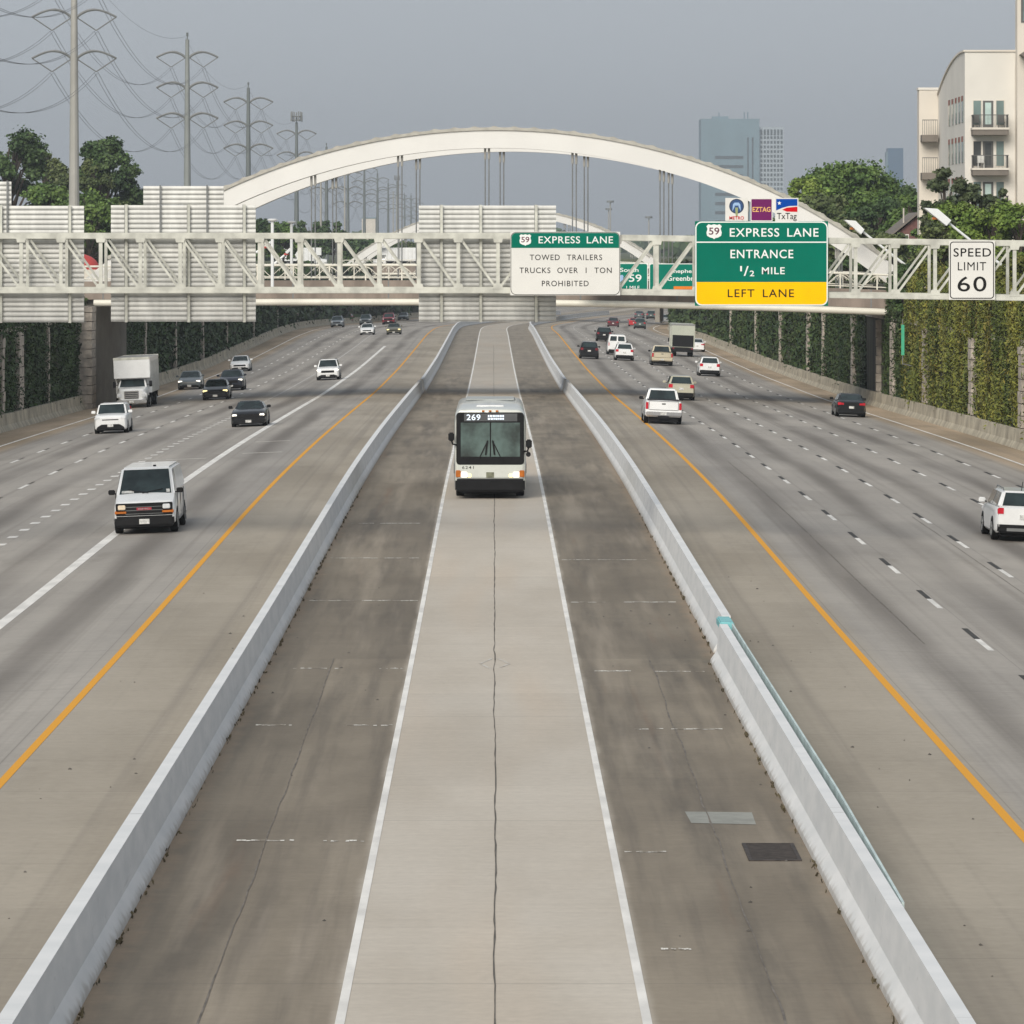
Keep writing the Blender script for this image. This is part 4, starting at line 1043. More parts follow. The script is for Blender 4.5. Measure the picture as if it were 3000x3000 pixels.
m = MB(); m.prism([(.12, zv(160, 350)), (1.6, zv(160, 350) + 1.0), (6, zv(160, 350) + 1.0), (6, zv(200, 350)), (1.6, zv(200, 350))], -1.3, -.003); m.build('bay_roof', M_balc, nb)
# brick gable house
x, y, z = at(2600, 700, 430)
hs_ = thing('brick_house', 'red brick house with a pale gable roof between the trees on the right', 'house', (x, y, GZ))
zr = at(2680, 628, 430)[2] - GZ; ze = at(2590, 697, 430)[2] - GZ
boxpart('wall', M_brick, hs_, .4, 5.2, 0, 9, 0, ze)
m = MB(); m.prism([(.4, ze), (5.2, ze), (2.8, zr - .12)], 0.002, 9); m.build('gable', M_brick, hs_)
m = MB(); m.prism([(-.1, ze - .15), (2.8, zr), (5.7, ze - .15), (5.7, ze + .03), (2.8, zr + .2), (-.1, ze + .03)], -.5, 9.5); rf = m.build('roof', M_balc, hs_)
m = MB(); m.tube([(1.6, 1, zr - 1), (1.6, 1, zr + .6)], .08, 6); m.build('vent_pipe', M_housebeige, rf)
f = boxpart('window', M_stucco, hs_, 1.4, 2.0, -.06, -.003, ze - .9, ze + .35); boxpart('pane', M_wind, f, 1.48, 1.92, -.075, -.062, ze - .8, ze + .25)
# red roofed kiosk and pale block glimpsed between the two left sign backs
x, y, z = at(262, 800, 352)
sh = thing('small_shop', 'small building with a red domed roof between the two left sign backs', 'building', (x - 1.2, y + 3, GZ))
boxpart('wall', M_stucco2, sh, -1.7, 1.7, -1.5, 1.5, 0, 1.6)
m = MB(); m.tube([(0, 0, 1.6 + 1.25 * math.sin(a)) for a in (0, .3, .6, .9, 1.2, 1.5)], [1.75 * math.cos(a) for a in (0, .3, .6, .9, 1.2, 1.5)], 24); m.build('roof', M_redroof, sh, smooth=True)
boxpart('door', M_wind, sh, -.5, .5, -1.52, -1.503, 0, 1.3)
# towers in the haze
TD = 4000.
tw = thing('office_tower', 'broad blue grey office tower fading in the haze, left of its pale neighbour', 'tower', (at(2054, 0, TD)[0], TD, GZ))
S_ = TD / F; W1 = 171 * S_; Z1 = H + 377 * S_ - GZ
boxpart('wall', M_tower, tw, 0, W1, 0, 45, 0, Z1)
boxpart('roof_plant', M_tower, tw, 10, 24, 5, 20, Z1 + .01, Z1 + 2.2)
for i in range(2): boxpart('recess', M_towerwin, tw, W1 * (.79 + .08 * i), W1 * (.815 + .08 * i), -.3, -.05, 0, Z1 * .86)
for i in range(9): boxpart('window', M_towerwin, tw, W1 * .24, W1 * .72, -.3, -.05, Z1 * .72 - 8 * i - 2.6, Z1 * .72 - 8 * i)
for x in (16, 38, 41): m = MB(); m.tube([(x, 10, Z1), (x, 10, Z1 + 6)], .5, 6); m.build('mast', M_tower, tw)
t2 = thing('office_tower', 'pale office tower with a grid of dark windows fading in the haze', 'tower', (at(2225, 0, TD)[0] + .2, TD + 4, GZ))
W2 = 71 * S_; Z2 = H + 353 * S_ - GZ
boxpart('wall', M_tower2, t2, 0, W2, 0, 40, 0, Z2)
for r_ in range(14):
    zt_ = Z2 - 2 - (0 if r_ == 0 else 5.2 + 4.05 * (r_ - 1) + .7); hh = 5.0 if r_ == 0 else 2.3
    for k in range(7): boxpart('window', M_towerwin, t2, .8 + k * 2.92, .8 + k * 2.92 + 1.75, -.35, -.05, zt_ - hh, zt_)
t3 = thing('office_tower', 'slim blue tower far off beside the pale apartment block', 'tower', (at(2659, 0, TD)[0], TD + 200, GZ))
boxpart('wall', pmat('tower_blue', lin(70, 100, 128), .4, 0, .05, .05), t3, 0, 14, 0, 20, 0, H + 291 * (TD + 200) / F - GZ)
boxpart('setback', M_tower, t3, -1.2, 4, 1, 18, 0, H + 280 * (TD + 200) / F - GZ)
# low hazy blocks along the horizon under the arch
for i, (u0, u1, vt, D, lab) in enumerate(((1060, 1100, 640, 2600, 'low pinkish far building among the hazy poles'), (1700, 1790, 690, 2800, 'low hazy far building left of the big green sign'))):
    t = thing('low_building', lab, 'building', (at(u0, 0, D)[0], D, GZ)); boxpart('wall', M_stucco2, t, 0, (u1 - u0) * D / F, 0, 20, 0, at(0, vt, D)[2] - GZ)
    boxpart('roof', M_tower, t, -.3, (u1 - u0) * D / F + .3, -.3, 20.3, at(0, vt, D)[2] - GZ + .01, at(0, vt, D)[2] - GZ + .6)
for i, (u, vt, D) in enumerate(((1788, 590, 2300), (1901, 636, 2300), (1783, 612, 2500))):
    x, y, z = at(u, vt, D)
    t = thing('high_mast_light', ('hazy high mast light in the sky gap right of the middle sign back, taller', 'hazy high mast light nearer the big green sign', 'hazy high mast light in the sky gap right of the middle sign back, lower')[i], 'high mast light', (x, y, -6))
    m = MB(); m.tube([(0, 0, 0), (0, 0, z + 6)], [.45, .3], 8); m.build('pole', M_pole, t)
    m = MB(); m.tube([(0, 0, z + 5.4), (0, 0, z + 6.4)], 1.8, 12); m.build('lamp_ring', M_steeld, t)

# ------------------------------------------------------------------ trees
LM = dict(dark=leafmat('leaves_dark', (.04, .075, .026), (.085, .14, .045), (.115, .15, .05), .25),
          green=leafmat('leaves_green', (.065, .12, .03), (.13, .205, .048), (.17, .225, .05), .25),
          bright=leafmat('leaves_bright', (.12, .19, .034), (.21, .29, .06), (.27, .31, .07), .25),
          olive=leafmat('leaves_olive', (.08, .11, .04), (.14, .17, .06), (.18, .17, .08), .25),
          yellow=leafmat('leaves_yellow_green', (.09, .105, .018), (.17, .18, .03), (.23, .19, .04), .4),
          pine=leafmat('leaves_pine', (.05, .072, .034), (.10, .125, .055), (.14, .145, .08), .4))
def tree(label, u, vt, wpx, D, kind, base=GZ, n=9000, cl=38, leaf=.3, shape=1.0, name='tree', dens=1.0, zlow=.28, group='trees beside the highway'):
    x, y, ztop = at(u, vt, D); W_ = wpx * D / F; Ht = ztop - base
    t = thing(name, label, 'tree', (x, y, base), random.uniform(-3, 3), group)
    rx = W_ / 2; zc0 = Ht * zlow
    r = np.random.default_rng(int(u * 7 + D))
    # limbs carry the clumps
    C = []; m = MB(); tr = max(.12, Ht * .022)
    m.tube([(0, 0, -.3), (r.normal(0, .1), 0, Ht * .3), (r.normal(0, .3), r.normal(0, .3), Ht * .6), (0, 0, Ht * .85)], [tr * 1.4, tr, tr * .6, tr * .2], 8)
    for k in range(cl):
        hz = r.uniform(zlow, 1.0)
        prof_ = max(.12, (1 - ((hz - .5) / .55) ** 2)) ** .5 if shape == 1.0 else max(.16, (1.12 - hz)) ** .6
        rad = rx * prof_ * r.uniform(.35, .92) ** .7; a = r.uniform(0, 2 * np.pi)
        c = np.array([rad * np.cos(a), rad * np.sin(a), Ht * hz * .94]); s_ = W_ * r.uniform(.09, .20) * (1 if shape == 1. else .85)
        c[2] = min(c[2], Ht - s_ * .55)
        C.append((c, s_))
        m.tube([(0, 0, Ht * max(.2, hz - .3)), tuple(c * np.array([.55, .55, 1.]) - np.array([0, 0, s_ * .4])), tuple(c)], [tr * .5, tr * .3, tr * .08], 5)
    m.build('trunk', M_bark, t)
    per = np.array([s_ ** 2 for _, s_ in C]); per = (per / per.sum() * n).astype(int) + 5
    P, A, B = [], [], []
    leaf = leaf * .58; per = (per * 2.5).astype(int)
    for (c, s_), k in zip(C, per):
        d = r.normal(size=(k, 3)); d /= np.linalg.norm(d, axis=1)[:, None]
        rr = s_ * np.clip(np.abs(r.normal(.64, .22, k)), 0, 1.05) * (1 + .35 * np.sin(d[:, 0] * 5 + c[0]) * np.sin(d[:, 2] * 6 + c[1]))
        p = c + d * rr[:, None] * np.array([1, 1, .72])
        nn = d + r.normal(0, .8, (k, 3)) + np.array([0, 0, .5]); nn /= np.linalg.norm(nn, axis=1)[:, None]
        t1 = np.cross(nn, r.normal(size=(k, 3))); t1 /= np.linalg.norm(t1, axis=1)[:, None] + 1e-6; t2 = np.cross(nn, t1)
        q = leaf * r.uniform(.55, 1.3, k)[:, None]
        P.append(p); A.append(t1 * q); B.append(t2 * q)
    P = np.concatenate(P); A = np.concatenate(A); B = np.concatenate(B)
    keep = P[:, 2] > .1
    quads('crown', P[keep], A[keep], B[keep], LM[kind], t)
    return t
tree('tall dark tree at the left picture edge above the tabbed sign back', 28, 362, 250, 540, 'dark', n=11000)
tree('thin pale olive tree between the left edge tree and the nearest power pole', 135, 425, 130, 575, 'olive', n=3200, leaf=.24)
tree('half bare olive tree just left of the nearest power pole', 190, 470, 150, 560, 'olive', n=5500)
tree('broad dark tree right of the nearest power pole', 312, 400, 200, 530, 'dark', n=13000, cl=34)
tree('low bright green tree between the two left sign backs', 260, 560, 190, 505, 'green', n=6000)
tree('low bright green bush tree at the foot of the nearest power pole', 130, 535, 200, 512, 'green', n=7000)
tree('dark sloping tree behind the wide exit tab', 390, 548, 150, 540, 'dark', n=7000)
tree('olive tree low behind the wide tabbed sign back', 330, 600, 190, 515, 'olive', n=6000)
tree('dark tree seen through the truss right of the wide sign back', 765, 643, 120, 700, 'dark', n=4500, leaf=.38)
tree('green round tree behind the disc topped street lamps', 830, 652, 100, 720, 'green', n=3500, leaf=.38)
tree('hazy dark tree under the arch, left of the fourth power pole', 905, 645, 120, 900, 'dark', n=4500, leaf=.45)
tree('hazy dark tree under the arch, right of the fourth power pole', 975, 648, 110, 930, 'dark', n=4500, leaf=.45)
tree('hazy low dark tree seen through the truss below the far poles', 1080, 700, 190, 960, 'dark', n=4500, leaf=.5)
tree('grey green tree low through the truss, left of the middle sign back', 1180, 712, 150, 1000, 'olive', n=3000, leaf=.5)
tree('large dark oak crowning the trees right of the toll plates', 2508, 482, 330, 480, 'green', n=17000, cl=46, zlow=.4)
tree('light green tree left of the big oak', 2365, 512, 170, 465, 'bright', n=9000)
tree('dark green tree on the right shoulder of the big oak', 2640, 545, 170, 500, 'dark', n=7000)
tree('olive thicket tree below the big oak', 2420, 575, 260, 445, 'olive', n=9000, zlow=.15)
tree('dark thicket tree behind the brick house', 2570, 585, 220, 455, 'dark', n=8000, zlow=.15)
tree('brown green thicket tree just above the green sign corner', 2480, 640, 160, 425, 'olive', n=6000, zlow=.1)
tree('conical dark magnolia in front of the apartment corner', 2768, 480, 150, 322, 'pine', n=9000, leaf=.22, cl=60, zlow=.08)
tree('smaller dark conical tree below the front balconies', 2858, 522, 110, 322, 'pine', n=6000, leaf=.2, cl=50, zlow=.08)
tree('smallest dark conical tree below the front balconies, right', 2922, 545, 90, 320, 'pine', n=5000, leaf=.2, cl=50, zlow=.08)
tree('wide yellow green tree spreading under the apartment block', 2905, 588, 230, 300, 'bright', n=11000, leaf=.2, zlow=.1)
tree('yellow green tree at the right picture edge behind the speed limit sign', 2990, 600, 200, 296, 'bright', n=8000, leaf=.2, zlow=.1)
tree('dark shrub tree behind the speed limit sign', 2760, 640, 170, 306, 'olive', n=6000, leaf=.2, zlow=.05)
tree('orange tinged shrub left of the speed limit sign', 2725, 765, 100, 297, 'yellow', n=4000, leaf=.15, zlow=.05, base=5.0, name='shrub', group='shrubs above the ivy wall')
tree('yellow shrub right of the speed limit sign', 2960, 740, 150, 280, 'yellow', n=5000, leaf=.15, zlow=.05, base=5.0, name='shrub', group='shrubs above the ivy wall')
tree('dark shrub at the bridge end above the ivy wall', 2650, 770, 90, 300, 'dark', n=4000, leaf=.15, zlow=.05, base=5.0, name='shrub', group='shrubs above the ivy wall')
tree('yellow green shrub hidden behind the speed limit sign', 2850, 742, 150, 285, 'yellow', n=5000, leaf=.15, zlow=.05, base=5.0, name='shrub', group='shrubs above the ivy wall')
tree('olive shrub in the truss gap beside the big green sign', 2480, 760, 130, 372, 'dark', n=4000, leaf=.2, zlow=.05, base=5.0, name='shrub', group='shrubs above the ivy wall')
tree('low olive tree hiding the left foot of the brick house', 2612, 672, 130, 412, 'olive', n=6000, leaf=.24, zlow=.06)
tree('low green tree hiding the right half of the brick house', 2712, 640, 90, 405, 'green', n=6000, leaf=.24, zlow=.06)
tree('soft green tree filling the gap between the big oak and the apartment block', 2665, 560, 150, 452, 'green', n=8000, zlow=.1)
tree('broad fresh green tree behind the first leaning mast', 2570, 560, 230, 470, 'green', n=10000, zlow=.15)
tree('fresh green tree under the third storey windows of the apartment block', 2800, 590, 190, 310, 'bright', n=9000, leaf=.2, zlow=.1)
tree('grey brown half bare tree against the broad dark tree right of the nearest pole', 275, 455, 110, 522, 'olive', n=3500, leaf=.24)
# far woods on the horizon
P, A, B = [], [], []
for x0, x1, D, hh, n in ((-420, -60, 1500, 12, 5000), (-150, -48, 1150, 9, 3000), (60, 700, 1700, 12, 9000), (95, 420, 1250, 10, 5000), (-600, 900, 2800, 12, 9000)):
    x = rng.uniform(x0, x1, n); top = hh * (.65 + .25 * np.sin(x * .11 + D) + .2 * np.sin(x * .043) + .12 * np.sin(x * .37))
    z = GZ + top * rng.uniform(0, 1, n) ** .7; yv = D + rng.uniform(-25, 25, n)
    P.append(np.stack([x, yv, z], 1)); th = rng.uniform(0, 6.28, n); q = rng.uniform(.9, 2.0, n)[:, None]
    A.append(np.stack([np.cos(th), .3 * np.sin(th * 3), np.sin(th)], 1) * q); B.append(np.stack([-np.sin(th), .3 * np.cos(th * 2), np.cos(th)], 1) * q)
tag(quads('far_woods', np.concatenate(P), np.concatenate(A), np.concatenate(B), LM['dark']), kind='stuff')

# ------------------------------------------------------------------ vehicles (front faces -Y before turning)
def solve(u, v):
    lo, hi = 45., 1150.
    for _ in range(60):
        D = (lo + hi) / 2; x = (u - U0) * D / F - shift(D)
        vv = V0 + F * (H - zroad(x, D)) / D
        if vv > v: lo = D
        else: hi = D
    return (lo + hi) / 2
def ring(hw, zb, zt, y, crown=.02):
    h = zt - zb
    right = [(hw * .90, zb), (hw * .985, zb + .10 * h), (hw, zb + .38 * h), (hw * .985, zt - .22 * h), (hw * .93, zt - .05 * h), (hw * .80, zt), (hw * .4, zt + crown * .8), (0, zt + crown)]
    left = [(-x, z) for x, z in right[:-1]][::-1]
    return [(x, y, z) for x, z in right + left]
KIND = dict(
    sedan=dict(L=4.75, W=1.84, H=1.45, r=.33, ax=(.19, .79), st=[(0, .78, .34, .60), (.025, .90, .24, .68), (.09, .975, .20, .78), (.2, 1, .19, .90), (.31, 1, .19, .97), (.6, 1, .19, 1.0), (.85, .985, .22, 1.04), (.96, .93, .27, 1.02), (1, .82, .36, .92)],
               gh=(.27, .87, .44, .72, .95, 1.03), tw=(.90, .70)),
    coupe=dict(L=4.78, W=1.91, H=1.38, r=.35, ax=(.19, .79), st=[(0, .86, .30, .70), (.02, .94, .2, .78), (.08, .985, .17, .86), (.2, 1, .16, .93), (.34, 1, .17, .97), (.6, 1, .17, .98), (.85, 1, .2, 1.04), (.96, .95, .25, 1.03), (1, .86, .34, .95)],
               gh=(.33, .86, .48, .68, .95, 1.02), tw=(.86, .64)),
    suv=dict(L=4.65, W=1.88, H=1.69, r=.36, ax=(.19, .80), st=[(0, .80, .40, .82), (.02, .91, .28, .92), (.08, .98, .24, 1.0), (.2, 1, .22, 1.06), (.29, 1, .22, 1.10), (.6, 1, .22, 1.12), (.9, .99, .25, 1.14), (.975, .95, .30, 1.12), (1, .88, .42, 1.05)],
             gh=(.25, .985, .38, .90, 1.06, 1.12), tw=(.93, .72)),
    boxhatch=dict(L=4.14, W=1.80, H=1.62, r=.34, ax=(.19, .81), st=[(0, .86, .36, .86), (.02, .93, .24, .94), (.08, .985, .21, 1.0), (.2, 1, .2, 1.05), (.28, 1, .2, 1.08), (.6, 1, .2, 1.1), (.92, .99, .24, 1.12), (.98, .95, .3, 1.1), (1, .9, .42, 1.04)],
                  gh=(.24, .99, .36, .955, 1.05, 1.10), tw=(.93, .78)),
    pickup=dict(L=5.75, W=2.03, H=1.90, r=.41, ax=(.175, .79), st=[(0, .88, .50, 1.05), (.015, .95, .36, 1.12), (.06, .99, .34, 1.18), (.2, 1, .34, 1.22), (.28, 1, .34, 1.24), (.58, 1, .34, 1.26), (.62, 1, .36, 1.30), (.985, .99, .42, 1.30), (1, .96, .52, 1.28)],
                gh=(.26, .60, .36, .575, 1.20, 1.26), tw=(.92, .74)),
    van=dict(L=5.69, W=2.01, H=2.10, r=.39, ax=(.15, .76), st=[(0, .88, .42, .96), (.012, .95, .30, 1.02), (.04, .985, .27, 1.06), (.12, 1, .27, 1.22), (.17, 1, .27, 1.32), (.5, 1, .27, 1.34), (.98, 1, .3, 1.34), (1, .97, .42, 1.34)],
             gh=(.125, .998, .29, .985, 1.22, 1.34), tw=(.955, .80)))
def lerp(a, b, t): return tuple(x + (y - x) * t for x, y in zip(a, b))
def panel(corners, ins, off, out):
    """inset quad (bl, br, tr, tl) pushed outward"""
    bl, br, tr, tl = corners; l_, r_, b_, t_ = ins
    P = lambda s, t: lerp(lerp(bl, br, s), lerp(tl, tr, s), t)
    q = [Vector(P(l_, b_)), Vector(P(1 - r_, b_)), Vector(P(1 - r_, 1 - t_)), Vector(P(l_, 1 - t_))]
    o = Vector(out).normalized() * off
    return [v + o for v in q] + [v - o * .5 for v in q]
def slab(m, q): return m.add(q, [(0, 1, 2, 3), (7, 6, 5, 4), (0, 4, 5, 1), (1, 5, 6, 2), (2, 6, 7, 3), (3, 7, 4, 0)])
def wheels(t, W, L, r, axles, tw=.24):
    for ay in axles:
        y = (ay - .5) * L
        for s_ in (-1, 1):
            x = s_ * (W / 2 - tw / 2 - .005)
            wl = thing('wheel', None, None, (x, y, r)); wl.parent = t
            m = MB(); m.tube([(-tw / 2, 0, 0), (-tw / 2 + .03, 0, 0), (tw / 2 - .03, 0, 0), (tw / 2, 0, 0)], [r * .93, r, r, r * .93], 24); m.build('tyre', M_rubber, wl, smooth=True)
            m = MB(); m.cyl((s_ * (tw / 2 - .035), 0, 0), r * .64, .045, 'x', 20); m.build('rim', M_rim, wl)
            m = MB(); m.cyl((s_ * (tw / 2 + .012), 0, 0), r * .16, .01, 'x', 10)
            for k in range(5):
                a = 2 * math.pi * k / 5 + .3; m.bar((s_ * (tw / 2 + .012), .5 * r * math.cos(a) * .3, .5 * r * math.sin(a) * .3), (s_ * (tw / 2 + .012), .6 * r * math.cos(a), .6 * r * math.sin(a)), .05, .02)
            m.build('hub', M_steeld, wl)
def place(t, u, v, away, L, axles):
    D = solve(u, v)
    c = (.5 - axles[0]) * L if not away else (axles[-1] - .5) * L
    Dc = D + c; x = (u - U0) * D / F
    xr = x - shift(D)
    t.location = (xr + shift(Dc), Dc, zroad(xr, Dc))
    t.rotation_euler = (-.04 * 0, math.atan(.04) * (1 if xr > 8.4 else -1 if xr < -8.4 else 0) * (1 if not away else -1), head(D) + (math.pi if away else 0))
    return D
def car(name, label, cat, kind, u, v, away, P, group, lights=None, grille=M_black, bumper=None, tail=M_tail, extra=None, roof=None, hscale=1., cargo=False):
    K = KIND[kind]; L, W, Hh = K['L'], K['W'], K['H'] * hscale
    t = thing(name, label, cat, group=group); place(t, u, v, away, L, K['ax'])
    Y = lambda q: (q - .5) * L
    m = MB(); m.loft([ring(W / 2 * hw, zb, zt, Y(q)) for q, hw, zb, zt in K['st']]); m.build('body', P, t, smooth=True)
    g0, g1, g2, g3, zf, zr = K['gh']; wb, wt = K['tw']
    hb, ht = W / 2 * wb, W / 2 * wt
    A = [(-hb, Y(g0), zf - .05), (hb, Y(g0), zf - .05), (hb, Y(g1), zr - .05), (-hb, Y(g1), zr - .05)]
    T = [(-ht, Y(g2), Hh - .02), (ht, Y(g2), Hh - .02), (ht, Y(g3), Hh - .03), (-ht, Y(g3), Hh - .03)]
    m = MB(); m.add(A + T, [(0, 3, 2, 1), (4, 5, 6, 7), (0, 1, 5, 4), (1, 2, 6, 5), (2, 3, 7, 6), (3, 0, 4, 7)])
    m.build('cabin', roof or P, t, bevel=.075, seg=3)
    rake = (0, -(Hh - zf), Y(g2) - Y(g0)); m = MB(); slab(m, panel((A[0], A[1], T[1], T[0]), (.055, .055, .09, .09), .012, rake)); m.build('windshield', M_glass, t)
    if not cargo or kind != 'van':
        rk = (0, Hh - zr, Y(g1) - Y(g3) + .2); m = MB(); slab(m, panel((A[2], A[3], T[3], T[2]), (.08, .08, .14, .12), .012, rk)); m.build('rear_window', M_glass, t)
    else:
        for s_ in (0, 1):
            rk = (0, .3, 0); m = MB(); slab(m, panel((A[2], A[3], T[3], T[2]), (.08 + .46 * s_, .54 - .46 * s_, .2, .18), .012, rk)); m.build('rear_window', M_glass, t)
    for s_ in (-1, 1):
        c = (A[3], A[0], T[0], T[3]) if s_ < 0 else (A[1], A[2], T[2], T[1])
        m = MB(); out = (s_, 0, .25)
        spans = ((.05, .49), (.55, .92)) if kind not in ('van',) else (((.80, .97),) if s_ < 0 else ((.03, .20),))
        if kind == 'pickup': spans = ((.08, .46), (.54, .9))
        if kind == 'coupe': spans = ((.08, .62), (.66, .86)) if s_ < 0 else ((.14, .34), (.38, .92))
        for a_, b_ in spans: slab(m, panel(c, (a_, 1 - b_, .14, .12), .012, out))
        m.build('side_window', M_glass, t)
        m = MB(); mx = s_ * (W / 2 + .10); my = Y(g0) + .28; mz = zf + .10
        m.box(mx - .11, mx + .11, my - .05, my + .06, mz - .075, mz + .085); mr = m.build('mirror', P if kind in ('sedan', 'suv', 'boxhatch') else M_black, t, bevel=.025)
        m = MB(); m.bar((s_ * (W / 2 - .06), my + .02, mz - .05), (mx, my + .02, mz - .03), .04); m.build('mirror_arm', M_black, mr)
        # half round wheel arches
        for ay in K['ax']:
            r_ = K['r'] * 1.13; m = MB(); y0 = Y(ay)
            pts = [(y0 + r_ * math.cos(a), K['r'] + r_ * math.sin(a)) for a in [math.pi * (-.04 + 1.08 * k / 14) for k in range(15)]]
            xx = s_ * (W / 2 + .004); m.prismx(pts, min(xx, xx - s_ * .25), max(xx, xx - s_ * .25)); m.build('wheel_arch', M_black, t)
    wheels(t, W + .02, L, K['r'], K['ax'])
    m = MB(); m.box(-W * .40, W * .40, -L * .46, L * .46, .17, K['st'][3][2] + .12); m.build('underbody_shadow', M_black, t)  # black box added to look like the dark shadow beneath the car
    # front end
    zt0 = K['st'][1][3]; zb0 = K['st'][1][2]; yf = -L / 2
    if kind == 'van':
        wsn = Vector(rake).normalized()
        for s_ in (-1, 1):
            p0 = Vector(lerp(A[0], A[1], .5 + s_ * .05)) + wsn * .03 + Vector((0, .05, .09)); p1 = Vector(lerp(lerp(A[0], A[1], .5 - s_ * .30), lerp(T[0], T[1], .5 - s_ * .30), .22)) + wsn * .03
            m = MB(); m.bar(p0, p1, .025); m.build('wiper', M_black, t)
            for yq in (-.36, -.05, .28):
                m = MB(); xx = s_ * (W / 2 + .004); m.box(min(xx, xx - s_ * .02), max(xx, xx - s_ * .02), yq * L * .8, yq * L * .8 + .015, .55, 1.28); m.build('door_seam', M_black, t)
        m = MB(); slab(m, panel((A[0], A[1], T[1], T[0]), (.09, .70, .12, .80), .016, rake)); m.build('dash_papers', M_plate, t)
        m = MB(); slab(m, panel((A[0], A[1], T[1], T[0]), (.86, .08, .12, .78), .016, rake)); m.build('window_sticker', M_plate, t)
        m = MB(); m.cyl((.25, Y(g2) + .25, Hh), .05, .03, 'z', 10); m.build('roof_marker', M_black, t)
        m = MB()
        for k in range(3): m.box(-W * .30, W * .30, yf - .035, yf - .029, .65 + .11 * k, .665 + .11 * k)
        m.build('grille_bars', M_steeld, t)
        m = MB(); m.box(-W * .455, W * .455, yf - .03, yf + .12, .60, 1.0); gr = m.build('grille', M_black, t, bevel=.02)
        m = MB(); m.box(-.24, .24, yf - .05, yf - .031, .775, .855); m.build('grille_badge', pmat('badge_red', lin(165, 40, 56), .4, 0, .1, 4), gr)
        if extra == 'badge': text('GMC', .38, .05, M_chrome, gr, 0, yf - .054, .815, 'lettering', .02)
        for s_ in (-1, 1):
            m = MB(); m.box(s_ * .72 - .12, s_ * .72 + .12, yf - .06, yf, .80, .95); m.build('headlight', M_lamp if s_ > 0 else pmat('warm_lamp', (.85, .72, .55), .2, 0, .1, 6), t, bevel=.02)
            m = MB(); m.box(min(s_ * .56, s_ * .95), max(s_ * .56, s_ * .95), yf - .05, yf + .1, .66, .765); m.build('turn_signal', M_amber, t, bevel=.02)
        m = MB(); m.box(-W * .475, W * .475, yf - .10, yf + .25, .24, .585); m.build('bumper', M_black, t, bevel=.06)
        m = MB(); m.box(-.165, .165, yf - .118, yf - .101, .33, .49); m.build('licence_plate', M_plate, t)
    else:
        gw = {'sedan': .30, 'coupe': .30, 'suv': .28, 'boxhatch': .25, 'pickup': .36}[kind]
        gz0, gz1 = {'sedan': (.50, .64), 'coupe': (.52, .70), 'suv': (.62, .80), 'boxhatch': (.74, .79), 'pickup': (.72, 1.05)}[kind]
        m = MB(); m.box(-W * gw, W * gw, yf - .025, yf + .15, gz0, gz1); m.build('grille', grille, t, bevel=.015)
        lo = {'sedan': (.24, .40), 'coupe': (.2, .40), 'suv': (.28, .46), 'boxhatch': (.24, .52), 'pickup': (.36, .62)}[kind]
        m = MB(); m.prism([(-W * .43, lo[0]), (W * .43, lo[0]), (W * .40, (lo[0] + lo[1]) / 2), (W * .27, lo[1]), (-W * .27, lo[1]), (-W * .40, (lo[0] + lo[1]) / 2)], yf - .045, yf + .22); m.build('bumper', bumper or M_black, t, bevel=.02)
        m = MB(); m.box(-.155, .155, yf - .062, yf - .046, lo[1] - .14, lo[1] - .0); m.build('licence_plate', M_plate, t)
        for s_ in (-1, 1):
            hz = {'sedan': .66, 'coupe': .66, 'suv': .83, 'boxhatch': .84, 'pickup': .96}[kind]; wd = {'sedan': .17, 'coupe': .14, 'suv': .17, 'boxhatch': .15, 'pickup': .13}[kind]
            cx = s_ * W * .385; yy = yf + {'sedan': .16, 'coupe': .08, 'suv': .10, 'boxhatch': .07, 'pickup': .04}[kind]
            m = MB(); m.prism([(cx - wd, hz - .06), (cx + wd, hz - (.06 if s_ > 0 else .06)), (cx + wd, hz + .07), (cx - wd, hz + .07)], yy - .09, yy + .1)
            m.build('headlight', lights or M_lamp, t, bevel=.03)
    # rear end
    yr = L / 2
    if kind == 'pickup':
        m = MB(); m.box(-W * .42, W * .42, Y(.635), Y(.985), 1.16, 1.335); m.build('cargo_bed', M_black, t)
        m = MB(); m.box(-W * .40, W * .40, yr - .02, yr + .035, .78, 1.28); tg = m.build('tailgate', P, t, bevel=.03)
        m = MB(); m.box(-.10, .10, yr + .036, yr + .05, 1.10, 1.16); m.build('handle', M_black, tg)
        m = MB(); m.box(-W * .47, W * .47, yr - .05, yr + .16, .50, .70); m.build('rear_bumper', M_chrome if extra == 'chrome' else P, t, bevel=.03)
        m = MB(); m.box(-.16, .16, yr + .162, yr + .178, .53, .68); m.build('licence_plate', M_plate, t)
        for s_ in (-1, 1): m = MB(); m.box(s_ * W * .445 - .07, s_ * W * .445 + .07, yr - .10, yr + .03, .82, 1.20); m.build('tail_light', tail, t, bevel=.02)
        m = MB(); m.box(-.3, .3, yr - .3, yr + .1, .34, .46); m.build('hitch', M_black, t)
    else:
        zt1 = K['st'][-1][3]
        tz = {'sedan': (.74, .92), 'coupe': (.76, .90), 'suv': (.84, 1.10), 'boxhatch': (.90, 1.35), 'van': (.90, 1.30)}[kind]; tw_ = {'sedan': .20, 'coupe': .24, 'suv': .15, 'boxhatch': .09, 'van': .07}[kind]
        if extra == 'roundtail': tz = (.86, 1.08); tw_ = .11
        for s_ in (-1, 1):
            cx = s_ * (W * .46 - tw_); off = .09 if kind in ('sedan', 'coupe', 'suv') else .03
            m = MB(); m.box(cx - tw_, cx + tw_, yr - off - .06, yr + .022, tz[0], tz[1]); m.build('tail_light', tail, t, bevel=.03)
        lo1 = {'sedan': .42, 'coupe': .42, 'suv': .60, 'boxhatch': .5, 'van': .62}[kind]
